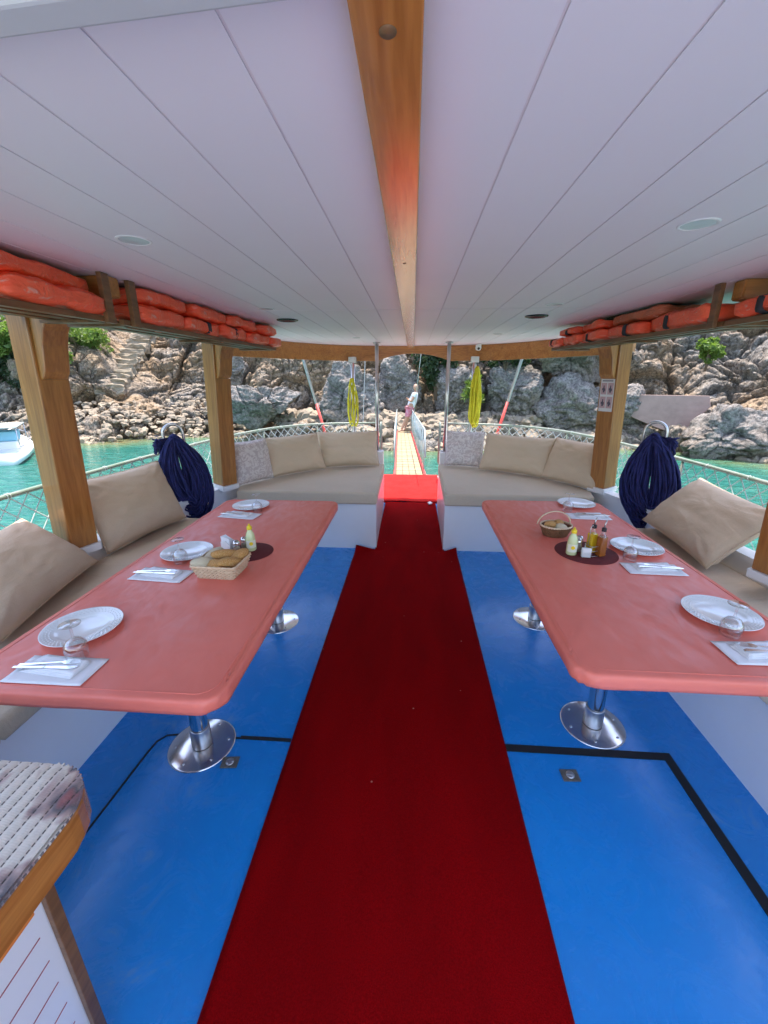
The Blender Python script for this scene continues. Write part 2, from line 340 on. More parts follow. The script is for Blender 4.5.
def dup(root, loc=None, rz=None, label=None, group=None):
    r = root.copy(); col.objects.link(r)
    if loc is not None: r.location = loc
    if rz is not None: r.rotation_euler = (0, 0, rz)
    if label: r['label'] = label
    if group: r['group'] = group
    for ch in list(root.children):
        c = ch.copy(); col.objects.link(c); c.parent = r
        for g in list(ch.children):
            d = g.copy(); col.objects.link(d); d.parent = c
    return r
def BM(): return bmesh.new()
def box(b, x0, x1, y0, y1, z0, z1, bev=0.0, seg=2, mi=0, M4=None):
    vs_ = [b.verts.new((x, y, z)) for z in (z0, z1) for x, y in ((x0, y0), (x1, y0), (x1, y1), (x0, y1))]
    fs = [b.faces.new([vs_[i] for i in f]) for f in ((3, 2, 1, 0), (4, 5, 6, 7), (0, 1, 5, 4), (1, 2, 6, 5), (2, 3, 7, 6), (3, 0, 4, 7))]
    if M4 is not None:
        for v in vs_: v.co = M4 @ v.co
    for f in fs: f.material_index = mi
    if bev > 0:
        es = list({e for f in fs for e in f.edges})
        r = bmesh.ops.bevel(b, geom=es, offset=bev, segments=seg, profile=0.6, affect='EDGES')
        for f in r['faces']: f.material_index = mi
    return b
def tube(b, pts, r, n=8, closed=False, cap=True, mi=0):
    pts = [Vector(p) for p in pts]; k = len(pts); rings = []
    rr = r if isinstance(r, (list, tuple)) else [r]*k
    prev = None
    for i, p in enumerate(pts):
        if closed: d = pts[(i+1) % k]-pts[i-1]
        else: d = pts[min(i+1, k-1)]-pts[max(i-1, 0)]
        if d.length < 1e-9: d = Vector((0, 0, 1))
        d.normalize()
        if prev is None:
            a = Vector((0, 0, 1)) if abs(d.z) < 0.9 else Vector((1, 0, 0)); u = d.cross(a).normalized()
        else:
            u = (prev-d*prev.dot(d))
            u = u.normalized() if u.length > 1e-6 else d.orthogonal().normalized()
        prev = u; v = d.cross(u)
        rings.append([b.verts.new(p+(u*math.cos(2*math.pi*j/n)+v*math.sin(2*math.pi*j/n))*rr[i]) for j in range(n)])
    m_ = k if closed else k-1
    for i in range(m_):
        A, B = rings[i], rings[(i+1) % k]
        for j in range(n):
            f = b.faces.new((A[j], A[(j+1) % n], B[(j+1) % n], B[j])); f.material_index = mi; f.smooth = True
    if cap and not closed:
        for f in (b.faces.new(rings[0][::-1]), b.faces.new(rings[-1])): f.material_index = mi
    return b
def lathe(b, prof, n=32, c=(0, 0, 0), mi=0, cap0=False, cap1=False):
    rings = []
    for r, z in prof:
        rings.append([b.verts.new((c[0]+max(r, 1e-5)*math.cos(2*math.pi*j/n), c[1]+max(r, 1e-5)*math.sin(2*math.pi*j/n), c[2]+z)) for j in range(n)])
    for A, B in zip(rings, rings[1:]):
        for j in range(n):
            f = b.faces.new((A[j], A[(j+1) % n], B[(j+1) % n], B[j])); f.smooth = True; f.material_index = mi
    if cap0: b.faces.new(rings[0][::-1]).material_index = mi
    if cap1: b.faces.new(rings[-1]).material_index = mi
    return b
def prism(b, poly, z0, z1, bev=0.0, seg=3, mi=0, M4=None):
    lo = [b.verts.new((x, y, z0)) for x, y in poly]; hi = [b.verts.new((x, y, z1)) for x, y in poly]
    n = len(poly); fs = [b.faces.new(lo[::-1]), b.faces.new(hi)]
    for i in range(n): fs.append(b.faces.new((lo[i], lo[(i+1) % n], hi[(i+1) % n], hi[i])))
    if M4 is not None:
        for v in lo+hi: v.co = M4 @ v.co
    for f in fs: f.material_index = mi
    if bev > 0:
        es = list(set(fs[0].edges) | set(fs[1].edges))
        bmesh.ops.bevel(b, geom=es, offset=bev, segments=seg, profile=0.5, affect='EDGES')
    return b
def rounded_rect(x0, x1, y0, y1, r, n=6):
    pts = []
    for cx, cy_, a0 in ((x1-r, y1-r, 0), (x0+r, y1-r, 90), (x0+r, y0+r, 180), (x1-r, y0+r, 270)):
        for i in range(n+1):
            a = R(a0+90*i/n); pts.append((cx+r*math.cos(a), cy_+r*math.sin(a)))
    return pts
def resample_closed(poly, n):
    P = [Vector(p) for p in poly]; L = [0]
    for i in range(len(P)): L.append(L[-1]+(P[(i+1) % len(P)]-P[i]).length)
    o_ = []
    for k in range(n):
        d = L[-1]*k/n; i = max(j for j in range(len(P)) if L[j] <= d); t_ = (d-L[i])/(L[i+1]-L[i]); q = P[i].lerp(P[(i+1) % len(P)], t_); o_.append((q.x, q.y))
    return o_
def mirror(pts): return [(-x, y) for x, y in pts][::-1]
def arc_pts(poly, step=0.1):
    """resample an open polyline smoothly (Catmull-Rom)."""
    P = [Vector(p) for p in poly]; out = []
    for i in range(len(P)-1):
        p0, p1, p2, p3 = P[max(i-1, 0)], P[i], P[i+1], P[min(i+2, len(P)-1)]
        n = max(1, int((p2-p1).length/step))
        for j in range(n):
            t = j/n
            out.append(0.5*((2*p1)+(p2-p0)*t+(2*p0-5*p1+4*p2-p3)*t*t+(3*p1-p0-3*p2+p3)*t**3))
    out.append(P[-1]); return out

# ------------------------------------------------------------------ numpy noise for the terrain
def hash3(ix, iy, iz, seed=0):
    h = (ix*374761393+iy*668265263+iz*2147483647+seed*974634777) & 0xffffffff
    h = ((h ^ (h >> 13))*1274126177) & 0xffffffff
    h = ((h ^ (h >> 16))*2246822519) & 0xffffffff
    return ((h ^ (h >> 15)) & 0xffffff)/16777216.0
def vnoise(p, seed=0):
    i = np.floor(p).astype(np.int64); f = p-i; f = f*f*(3-2*f); out = 0
    for dx in (0, 1):
        for dy in (0, 1):
            for dz in (0, 1):
                wgt = (f[:, 0] if dx else 1-f[:, 0])*(f[:, 1] if dy else 1-f[:, 1])*(f[:, 2] if dz else 1-f[:, 2])
                out = out+wgt*hash3(i[:, 0]+dx, i[:, 1]+dy, i[:, 2]+dz, seed)
    return out
def fbm(p, o=4, seed=0):
    s, a = 0, 0.5
    for k in range(o): s = s+a*vnoise(p*2**k+k*17.3, seed+k); a *= 0.5
    return s
def worley(p, seed=0):
    i = np.floor(p).astype(np.int64)
    F1 = np.full(len(p), 9.0); F2 = np.full(len(p), 9.0); idr = np.zeros(len(p))
    for dx in (-1, 0, 1):
        for dy in (-1, 0, 1):
            for dz in (-1, 0, 1):
                cx, cy_, cz = i[:, 0]+dx, i[:, 1]+dy, i[:, 2]+dz
                q = np.stack([cx+hash3(cx, cy_, cz, seed), cy_+hash3(cx, cy_, cz, seed+1), cz+hash3(cx, cy_, cz, seed+2)], 1)
                d = np.sqrt(((q-p)**2).sum(1)); near = d < F1
                F2 = np.where(near, F1, np.minimum(F2, d)); idr = np.where(near, hash3(cx, cy_, cz, seed+3), idr); F1 = np.where(near, d, F1)
    return F1, F2, idr
def rocky(P, amp=1.0, seed=0, smooth=0.0):
    wv = np.stack([vnoise(P*0.9, 50+seed), vnoise(P*0.9, 60+seed), vnoise(P*0.9, 70+seed)], 1)
    Pw = P+wv*0.9
    d = 0
    for sc_, a in ((0.42, 0.95), (1.1, 0.42), (3.0, 0.17)):
        q = Pw*sc_*np.array([1, 1, 1.35])
        F1, F2, idr = worley(q, seed+int(sc_*10))
        crack = np.clip((F2-F1)/0.16, 0, 1)
        d = d+a*((idr-0.5)*0.9+(0.5-F1)*0.8-(1-crack)**2*0.45)
    d = d+(fbm(P*1.2, 5, seed+5)-0.5)*0.7+(vnoise(P*9, seed+9)-0.5)*0.06
    return d*amp

WZ = -0.9
AZ = np.array([-180, -110, -80, -60, -50, -42, -37, -31, -26, -18, -8, 0, 8, 18, 27, 33, 37, 41, 50, 65, 90, 130, 180.])
SR = np.array([200, 90, 38, 27, 24, 21, 20, 20.6, 20, 18.0, 15.6, 14.9, 15.4, 16.6, 18, 18, 17.6, 17.2, 17.5, 22, 40, 90, 200.])
def shore(azd): return np.interp(azd, AZ, SR)
# ------------------------------------------------------------------ sea
def build_water():
    rs = np.concatenate([[0.5], np.linspace(2, 24, 45), np.geomspace(26, 1500, 20)])
    az = np.linspace(-180, 180, 181)
    V = []; D = []
    for r in rs:
        for a in az[:-1]:
            V.append((r*math.sin(R(a)), r*math.cos(R(a)), WZ)); D.append(float(np.clip((shore(a)-r)/3.6, 0, 1)))
    n = 180; F = []
    for i in range(len(rs)-1):
        for j in range(n): F.append((i*n+j, i*n+(j+1) % n, (i+1)*n+(j+1) % n, (i+1)*n+j))
    F.append(tuple(range(n))[::-1])
    me = bpy.data.meshes.new('water'); me.from_pydata(V, [], F)
    at = me.attributes.new('depth', 'FLOAT', 'POINT'); at.data.foreach_set('value', D)
    mt, t, p = newmat('sea_water'); v = coords(t)
    an = N(t, 'ShaderNodeAttribute', attribute_name='depth')
    n1 = N(t, 'ShaderNodeTexNoise', Scale=0.55, Detail=4.0, Distortion=0.6); t.links.new(coords(t, (1, 1.6, 1)), n1.inputs['Vector'])
    ad = t.nodes.new('ShaderNodeMath'); ad.operation = 'MULTIPLY_ADD'; ad.inputs[1].default_value = 0.5; t.links.new(n1.outputs[0], ad.inputs[0])
    t.links.new(an.outputs['Fac'], ad.inputs[2])
    c = ramp(t, ad.outputs[0], [(0.25, (0.17, 0.15, 0.065)), (0.45, (0.10, 0.15, 0.07)), (0.75, (0.025, 0.13, 0.085)), (1.0, (0.004, 0.105, 0.080))])
    n2 = N(t, 'ShaderNodeTexNoise', Scale=2.3, Detail=6.0, Distortion=1.6); t.links.new(coords(t, (0.8, 2.2, 1)), n2.inputs['Vector'])
    c = mixc(t, ramp(t, n2.outputs[0], [(0.5, (0, 0, 0)), (0.62, (0.55, 0.55, 0.55))]), c, (0.05, 0.20, 0.15))
    t.links.new(c, p.inputs['Base Color']); p.inputs['Roughness'].default_value = 0.06; p.inputs['IOR'].default_value = 1.33
    w1 = N(t, 'ShaderNodeTexNoise', Scale=1.6, Detail=5.0, Distortion=0.8); t.links.new(coords(t, (1, 2.4, 1)), w1.inputs['Vector'])
    w2 = N(t, 'ShaderNodeTexNoise', Scale=7.0, Detail=3.0); t.links.new(coords(t, (1, 2.0, 1)), w2.inputs['Vector'])
    b = bumpn(t, p, w1.outputs[0], 0.6, 0.25); bumpn(t, p, w2.outputs[0], 0.5, 0.06, b)
    return struct('water', me, mt)
build_water()

# ------------------------------------------------------------------ cliff
def build_cliff():
    az = np.concatenate([np.linspace(-110, -52, 120, endpoint=False), np.linspace(-52, 52, 1150, endpoint=False), np.linspace(52, 100, 100)])
    zs = np.concatenate([np.linspace(-1.6, 5.2, 215, endpoint=False), np.linspace(5.2, 16, 70)])
    A, Z = np.meshgrid(az, zs, indexing='ij')
    sh = shore(A)
    steep = np.interp(Z, [-1.6, -0.9, 0.0, 0.25, 1.0, 3.6, 5.2, 9, 16], [-0.8, 0.0, 1.2, 2.3, 2.9, 4.0, 6.0, 11.0, 24.0])
    gentle = np.interp(Z, [-1.6, -0.9, -0.3, 0.3, 0.7, 1.2, 3.6, 5.2, 9, 16], [-0.8, 0.0, 0.6, 1.3, 3.6, 4.3, 8.3, 10.0, 14.0, 26.0])
    g = np.exp(-((A+31.5)/6.5)**2)
    mid = np.exp(-((A-36)/7.0)**2)*0.55
    g = np.clip(g+mid, 0, 1)
    Rr = sh+steep*(1-g)+gentle*g
    X = Rr*np.sin(np.radians(A)); Y = Rr*np.cos(np.radians(A))
    P = np.stack([X.ravel(), Y.ravel(), Z.ravel()], 1)
    d = rocky(P, 1.0, 3)
    # flat, tame ground under the stairs; a calmer centre path
    azr = A.ravel(); zr = Z.ravel()
    stair = np.exp(-((azr+34.5)/2.2)**2)*np.clip((zr-0.5)/0.6, 0, 1)
    d = d*(1-0.75*stair)-0.25*stair
    # rows of laid stone (old terrace walls)
    wall = (np.exp(-((azr+14)/7)**4)+np.exp(-((azr-45)/5)**4))*np.clip((zr-1.3)/0.4, 0, 1)
    q = np.stack([P[:, 0]*2.4, P[:, 1]*0.8, P[:, 2]*4.2], 1)
    F1, F2, idr = worley(q, 77)
    dw = (idr-0.5)*0.22-(1-np.clip((F2-F1)/0.2, 0, 1))**2*0.20
    d = d*(1-0.65*wall)+dw*wall
    d *= np.interp(zr, [-1.6, -0.9, -0.4], [0.3, 0.55, 1.0])
    ux = -np.sin(np.radians(azr)); uy = -np.cos(np.radians(azr))
    P[:, 0] += ux*d*0.85; P[:, 1] += uy*d*0.85; P[:, 2] += d*0.42
    nz = len(zs); na = len(az)
    I = np.arange(na*nz).reshape(na, nz)
    F = np.stack([I[:-1, :-1], I[1:, :-1], I[1:, 1:], I[:-1, 1:]], -1).reshape(-1, 4)
    me = bpy.data.meshes.new('cliff')
    me.vertices.add(len(P)); me.vertices.foreach_set('co', P.ravel())
    me.loops.add(F.size); me.loops.foreach_set('vertex_index', F.ravel())
    me.polygons.add(len(F)); me.polygons.foreach_set('loop_start', np.arange(0, F.size, 4)); me.polygons.foreach_set('loop_total', np.full(len(F), 4))
    me.update(calc_edges=True)
    return struct('cliff', me, M['rock'], smooth=True)
build_cliff()

def ico(sub):
    b = BM(); bmesh.ops.create_icosphere(b, subdivisions=sub, radius=1.0)
    b.verts.ensure_lookup_table()
    V = np.array([v.co[:] for v in b.verts]); F = [tuple(v.index for v in f.verts) for f in b.faces]; b.free(); return V, F
def rock_mesh(name, size, seed, sub=4, facets=9, rough=0.12):
    V, F = ico(sub); rng = np.random.RandomState(seed)
    nn = rng.normal(size=(facets, 3)); nn /= np.linalg.norm(nn, axis=1)[:, None]; dd = rng.uniform(0.50, 0.80, facets)
    dirs = V.copy(); s = np.full(len(V), 1.0)
    for a, dd_ in zip(nn, dd):
        pr = dirs@a; s = np.where(pr > 0.05, np.minimum(s, dd_/np.maximum(pr, 0.05)), s)
    V = dirs*s[:, None]
    V = V*np.array(size)
    k = max(size)
    rg_ = 1-np.abs(fbm(V/k*3.0*np.array([1, 1, 1.8])+seed*3.1, 5, seed)*2-1.0)*2.2
    d = (fbm(V/k*2.2+seed*3.1, 5, seed)-0.5)*rough*1.6+np.clip(rg_, 0, 1)**2*rough*-0.35+(fbm(V*6+seed, 3, seed+4)-0.5)*rough*0.45/k
    F1, F2, idr = worley(V/k*1.5+seed, seed); d -= (1-np.clip((F2-F1)/0.07, 0, 1))**2*rough*0.4*(idr > 0.45)
    V = V+dirs*d[:, None]*k
    me = bpy.data.meshes.new(name); me.from_pydata(V.tolist(), [], F)
    return me
BOULDERS = [
 ((4.0, 17.6, 0.9), (1.35, 1.1, 1.7), 11, 'rounded grey boulder between the green shrub and the slanting right pole'),
 ((6.6, 17.2, 0.35), (1.9, 1.2, 1.3), 12, 'broad low grey boulder under the biggest boulder, left of the right front post'),
 ((6.7, 18.2, 2.5), (1.9, 1.3, 1.7), 13, 'biggest smooth pale grey boulder, high up left of the right front post'),
 ((4.7, 18.6, 2.7), (1.1, 1.0, 1.5), 14, 'upright grey boulder behind the top of the slanting right pole'),
 ((1.75, 17.4, 0.9), (1.0, 0.9, 1.25), 15, 'rounded pale boulder right of the person at the end of the gangway'),
 ((-6.3, 17.3, 0.55), (1.5, 1.1, 1.05), 16, 'bulging grey boulder right of the left front post, above the bow rail'),
 ((-2.7, 17.2, 0.8), (1.55, 0.9, 1.3), 17, 'smooth dark grey rock face behind the yellow rope of the left pole'),
 ((8.35, 16.9, 0.2), (0.75, 0.7, 1.1), 18, 'leaning brown-grey rock left of the pink concrete slab'),
 ((-0.55, 17.8, 1.0), (0.75, 0.7, 1.5), 19, 'tall narrow grey rock just behind the person'),
 ((10.9, 14.4, -0.2), (1.9, 1.1, 0.95), 20, 'low sandy rock at the waterline under the pink concrete slab'),
 ((13.2, 15.0, 0.0), (1.3, 1.2, 1.3), 21, 'brown rock at the right edge of the photo, at the waterline'),
 ((-15.5, 20.0, 0.2), (2.0, 1.3, 1.5), 22, 'grey rock behind the white motorboat at the left edge'),
 ((-9.0, 20.6, 1.9), (1.1, 0.9, 1.0), 23, 'round grey boulder beside the stone steps'),
]
for i, (p_, s_, sd_, lb) in enumerate(BOULDERS):
    o = obj('boulder', rock_mesh('boulder', (s_[0]*1.3, s_[1]*1.1, s_[2]*1.2), sd_, 6, 13, 0.22), M['boulder'], None, True)
    o.location = p_; o.rotation_euler = (0, 0, random.uniform(0, 1)); tag(o, lb, 'boulder', 'boulders along the shore')
# loose pale stones on the shore: nobody could count them
def build_rubble():
    base = [rock_mesh('tmp', (1, 0.85, 0.75), 100+i, 2, 16, 0.34) for i in range(8)]
    data = []
    for me in base:
        V = np.array([v.co[:] for v in me.vertices]); F = np.array([p.vertices[:] for p in me.polygons]); data.append((V, F)); bpy.data.meshes.remove(me)
    rng = np.random.RandomState(5); VV = []; FF = []; off = 0
    for k in range(2900):
        a = rng.uniform(-48, 50); u = rng.beta(1.3, 1.2)
        sp_ = 3.4 if a < -17 else 2.2
        r = float(shore(a))-0.35+u*sp_
        z = float(np.interp(u*sp_-0.35, [-0.4, 0, 1.2, 2.3, 3.0], [-1.0, -0.9, -0.05, 0.2, 0.5]))
        s = rng.gamma(1.1, 0.15)+0.05
        s = min(s, 0.26 if a < -17 else 0.5)
        V, F = data[rng.randint(8)]
        th = rng.uniform(0, 6.28); ct, st_ = math.cos(th), math.sin(th); sc3 = s*rng.uniform(0.7, 1.3, 3)
        Q = V*sc3; Q = np.stack([Q[:, 0]*ct-Q[:, 1]*st_, Q[:, 0]*st_+Q[:, 1]*ct, Q[:, 2]], 1)
        Q += np.array([r*math.sin(R(a)), r*math.cos(R(a)), z+s*0.15])
        VV.append(Q); FF.append(F+off); off += len(V)
    me = bpy.data.meshes.new('shore_rubble'); me.from_pydata(np.concatenate(VV).tolist(), [], np.concatenate(FF).tolist())
    o = obj('shore_rubble', me, M['rubble'], None, False)
    tag(o, 'pale loose stones heaped along the foot of the cliff', 'rubble', kind='stuff')
build_rubble()
# stone steps
st = thing('stone_steps', 'flight of worn pale stone steps climbing the slope on the left', 'steps')
def step_pt(px, py, Y):
    d = fw+rt*((px-384)/408)-up*((py-512)/408); t_ = Y/d.y; return Vector((0, 0, 1.6))+d*t_
for i in range(12):
    t_ = i/8
    px = 108+t_*27; py = 384-t_*40; Yk = 19.3+t_*3.6
    c_ = step_pt(px, py, Yk)
    b = BM(); wdt = 0.62-0.01*i
    box(b, -wdt, wdt, -0.28, 0.5, -0.5, 0, 0.04, 2)
    bmesh.ops.subdivide_edges(b, edges=list(b.edges), cuts=3, use_grid_fill=True)
    for v in b.verts: v.co += Vector((mnoise.noise(v.co*5+Vector((i*3, 0, 0))), mnoise.noise(v.co*5+Vector((0, i*3, 9))), 0.7*mnoise.noise(v.co*4+Vector((5, 0, i*3)))))*0.12
    for v in b.verts: v.co += Vector((mnoise.noise(v.co*3+Vector((i*7, 0, 0))), mnoise.noise(v.co*3+Vector((0, i*5, 0))), mnoise.noise(v.co*2+Vector((0, 0, i*3)))))*0.07
    o = obj('step', b, M['stonestep'], st); o.location = c_; o.rotation_euler = (0, 0, R(20+random.uniform(-12, 12)))
# concrete slab
b = BM()
poly = [(-1.45, 0.95), (-1.4, 1.45), (-1.25, 1.5), (1.5, 1.5), (1.62, 1.05), (0.85, 0.0), (0.55, -0.15), (-0.2, 0.1), (-1.2, 0.5)]
prism(b, poly, -0.15, 0.15, 0.02, 2)
o = obj('concrete_slab', b, M['concrete']); o.rotation_euler = (R(82), 0, R(-24)); o.location = (9.15, 15.9, -0.22); o.scale = (0.82, 0.82, 0.82)
tag(o, 'tilted pinkish concrete slab among the rocks above the right shore', 'slab')

# ------------------------------------------------------------------ bushes
def bush(name, label, cat, loc, size, mat, nleaf, leaf, seed, trunk=0.5, group='plants on the cliff', spiky=False):
    rng = np.random.RandomState(seed); t_ = thing(name, label, cat, loc, 0, group)
    b = BM()
    for k in range(4):
        e = Vector((rng.uniform(-.4, .4)*size[0], rng.uniform(-.4, .4)*size[1], size[2]*rng.uniform(0.1, 0.5)))
        tube(b, [(0, 0, -trunk-size[2]*0.6), e*0.4+Vector((0, 0, -size[2]*0.3)), e], [0.07*size[2], 0.045*size[2], 0.015], 6)
    obj('trunk', b, M['bark'], t_)
    V = []; F = []
    ncl = 26; cl = rng.normal(size=(ncl, 3)); cl /= np.linalg.norm(cl, axis=1)[:, None]; cl *= rng.uniform(0.25, 0.95, ncl)[:, None]
    cr = rng.uniform(0.18, 0.4, ncl)
    for k in range(nleaf):
        c_ = rng.randint(ncl); dlt = rng.normal(size=3); dlt /= np.linalg.norm(dlt); dlt *= cr[c_]*rng.uniform(0.5, 1.0)
        pos = (cl[c_]+dlt)*np.array(size); s = leaf*rng.uniform(0.5, 1.3)
        a = rng.normal(size=3); a /= np.linalg.norm(a); bb = np.cross(a, rng.normal(size=3)); bb /= np.linalg.norm(bb)
        if spiky: a = dlt/np.linalg.norm(dlt)+np.array([0, 0, .4]); a /= np.linalg.norm(a); bb = np.cross(a, rng.normal(size=3)); bb /= np.linalg.norm(bb); bb *= 0.3; s *= 1.5
        i0 = len(V); V += [(pos-a*s).tolist(), (pos+bb*s*0.5).tolist(), (pos+a*s).tolist(), (pos-bb*s*0.5).tolist()]; F.append((i0, i0+1, i0+2, i0+3))
    me = bpy.data.meshes.new('foliage'); me.from_pydata(V, [], F)
    obj('foliage', me, mat, t_)
    return t_
bush('tree', 'bright leafy tree at the far left edge above the motorboat', 'tree', (-17.6, 19.0, 3.2), (3.0, 1.6, 1.7), M['leaf'], 9000, 0.10, 1)
bush('tree', 'dark leafy tree above the rocks, lower right of the bright tree at the left edge', 'tree', (-17.9, 18.6, 1.6), (2.0, 1.2, 1.1), M['leafd'], 5000, 0.10, 8)
bush('bush', 'yellow-green bush between the left near post and the stone steps', 'bush', (-15.6, 20.3, 3.2), (1.25, 0.8, 0.85), M['leaf'], 4200, 0.08, 2)
bush('tree', 'tall dark evergreen growing in the cleft behind the person', 'tree', (0.98, 17.5, 2.2), (0.85, 0.6, 1.6), M['leafd'], 7000, 0.08, 3)
bush('bush', 'dark green creeper hanging over the rocks beside the slanting right pole', 'bush', (3.55, 17.2, 2.55), (1.25, 0.6, 0.55), M['leafd'], 5200, 0.08, 4)
bush('bush', 'small spiky green shrub in front of the pale boulder near the right steel pole', 'shrub', (2.25, 16.2, 1.15), (0.42, 0.4, 0.6), M['leaf'], 1600, 0.08, 5, spiky=True)
bush('bush', 'lone bright green bush on the brown slope above the pink slab', 'bush', (10.95, 17.0, 2.6), (0.5, 0.45, 0.45), M['leaf'], 2600, 0.08, 6)
bush('bush', 'dark foliage overhanging the cliff top behind the arched beam', 'bush', (-1.2, 20.5, 4.4), (2.0, 1.0, 0.9), M['leafd'], 5000, 0.10, 7)

# ------------------------------------------------------------------ BOAT: deck, hull
struct('deck', box(BM(), -2.1, 2.1, -5.6, 5.6, -0.12, 0.0), M['deck'])
rail_half = [(-2.3, -5.6), (-2.3, -3.0), (-2.32, 0.0), (-2.3, 2.6), (-2.25, 3.4), (-2.1, 4.5), (-1.78, 5.4), (-1.25, 5.85), (-0.50, 6.0)]
RAILL = [(p.x, p.y) for p in arc_pts([(x, y, 0) for x, y in rail_half], 0.25)]
out = RAILL+[(-0.50, 6.85)]
out = out+mirror(out)
b = BM(); n = len(out)
lo = [b.verts.new((x*0.8, min(y, 6.2), -1.6)) for x, y in out]; hi = [b.verts.new((x*1.005, y+0.005, -0.13)) for x, y in out]
for i in range(n): b.faces.new((lo[i], lo[(i+1) % n], hi[(i+1) % n], hi[i]))
b.faces.new(lo[::-1]); b.faces.new(hi)
struct('hull', b, M['white'])
bul_half = [(-2.06, -5.6), (-2.06, -3.0), (-2.06, 1.2), (-2.02, 2.3), (-1.93, 3.2), (-1.80, 3.75), (-1.55, 4.35), (-1.15, 4.85), (-0.75, 5.08), (-0.40, 5.16)]
BULL = [(p.x, p.y) for p in arc_pts([(x, y, 0) for x, y in bul_half], 0.15)]
def offset_line(pts, d):
    o_ = []
    for i, p in enumerate(pts):
        a = pts[max(i-1, 0)]; c_ = pts[min(i+1, len(pts)-1)]
        t_ = Vector((c_[0]-a[0], c_[1]-a[1])).normalized(); o_.append((p[0]-t_.y*d, p[1]+t_.x*d))
    return o_
def strip(b, pts, d0, d1, z0, z1, bev=0.0):
    A = offset_line(pts, d0); B = offset_line(pts, d1)
    prism(b, A+B[::-1], z0, z1, bev)
for s in (1, -1):
    pts = BULL if s == 1 else [(-x, y) for x, y in BULL]
    b = BM(); strip(b, pts, 0, 0.07*s, -0.126, 0.565)
    bmesh.ops.recalc_face_normals(b, faces=b.faces)
    o = obj('bulwark', b, M['white'])
    tag(o, 'white %s bulwark wall curving round behind the benches' % ('left' if s == 1 else 'right'), 'bulwark', 'bulwarks')
    b = BM(); strip(b, pts, -0.02*s, 0.09*s, 0.567, 0.598, 0.008); bmesh.ops.recalc_face_normals(b, faces=b.faces); obj('cap', b, M['white'], o)
    # side deck between bulwark and rail
    b = BM(); outer = RAILL if s == 1 else [(-x, y) for x, y in RAILL]
    inner = offset_line(pts, 0.072*s)
    poly = inner+[(-0.50*s, 5.27), (-0.50*s, 6.0)]+outer[:-1][::-1]
    vs_ = [b.verts.new((x, y, 0.30)) for x, y in poly]; lo = [b.verts.new((x, y, -0.126)) for x, y in poly]
    f = b.faces.new(vs_)
    for i in range(len(poly)): b.faces.new((lo[i], lo[(i+1) % len(poly)], vs_[(i+1) % len(poly)], vs_[i]))
    bmesh.ops.recalc_face_normals(b, faces=b.faces)
    struct('side_deck', b, M['white'])
b = BM(); box(b, -0.498, 0.498, 5.602, 6.9, -0.12, 0.0); struct('bow_step', b, M['white'])
for s in (-1, 1):
    b = BM(); box(b, s*0.40-0.045, s*0.40+0.045, 5.09, 5.25, 0.0, 0.72, 0.012)
    tag(obj('bulwark_post', b, M['white']), 'white square bulwark end block at the %s of the bow opening' % ('left' if s < 0 else 'right'), 'post', 'bulwark end blocks')

b = BM(); box(b, -2.04, 2.04, -5.5, -1.3, 0.004, 0.03); struct('aft_bounce_sheet', b, M['white'])  # unseen white sheet added behind the camera to bounce sunlight onto the ceiling
# carpet
def carpet():
    V = []; F = []
    ys = np.concatenate([np.arange(-1.2, 3.5, 0.08), np.arange(3.5, 5.33, 0.04)])
    nx = 40
    for y in ys:
        for i in range(nx+1):
            u = i/nx
            x0, x1 = (-0.525, 0.455)
            x = x0+(x1-x0)*u
            inner = 0 if y < 3.66 else 1
            lx, rx = ((-0.335, 0.335) if y < 5.27 else (-0.455, 0.455)) if inner else (x0, x1)
            x = lx+(rx-lx)*u if inner else x
            z = 0.008+0.004*mnoise.noise(Vector((x*3, y*1.3, 0)))+0.003*mnoise.noise(Vector((x*7, y*4, 2)))
            if not inner and y > 3.45:
                k = (y-3.45)/0.2; e = max(0, abs(u-0.5)*2-0.72)/0.28
                z += 0.085*e*e*k**2; x *= 1-0.03*k*e
            if y > 3.66: z += 0.006*max(0, math.sin(y*9+math.sin(x*4)))*math.exp(-(y-3.9)**2*3)
            if y > 5.4: z += 0.004+0.008*max(0, mnoise.noise(Vector((x*5, y*2.5, 5))))
            V.append((x, y, z))
    for j in range(len(ys)-1):
        for i in range(nx):
            a = j*(nx+1)+i; F.append((a, a+1, a+nx+2, a+nx+1))
    me = bpy.data.meshes.new('red_carpet'); me.from_pydata(V, [], F)
    o = obj('red_carpet', me, M['carpet'], None, True)
    md = o.modifiers.new('thick', 'SOLIDIFY'); md.thickness = 0.006; md.offset = -1
    tag(o, 'long dark red carpet runner down the middle of the blue deck', 'carpet')
carpet()
def sunlit_bow_carpet():  # bow end of the carpet, sunlight painted in as a brighter red
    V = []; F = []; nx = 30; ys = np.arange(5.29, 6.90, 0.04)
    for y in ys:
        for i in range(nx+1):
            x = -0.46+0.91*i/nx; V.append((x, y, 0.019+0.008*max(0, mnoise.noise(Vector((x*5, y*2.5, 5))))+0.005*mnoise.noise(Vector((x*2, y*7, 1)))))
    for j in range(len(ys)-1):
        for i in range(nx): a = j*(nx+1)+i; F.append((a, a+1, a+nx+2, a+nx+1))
    me = bpy.data.meshes.new('sunlit_bow_carpet'); me.from_pydata(V, [], F)
    o = obj('sunlit_bow_carpet', me, M['carpet_sunlit'], None, True); md = o.modifiers.new('thick', 'SOLIDIFY'); md.thickness = 0.006; md.offset = -1
    tag(o, 'bow end of the red carpet with its sunlit brightness put into the colour, at the foot of the gangway', 'mat')
sunlit_bow_carpet()
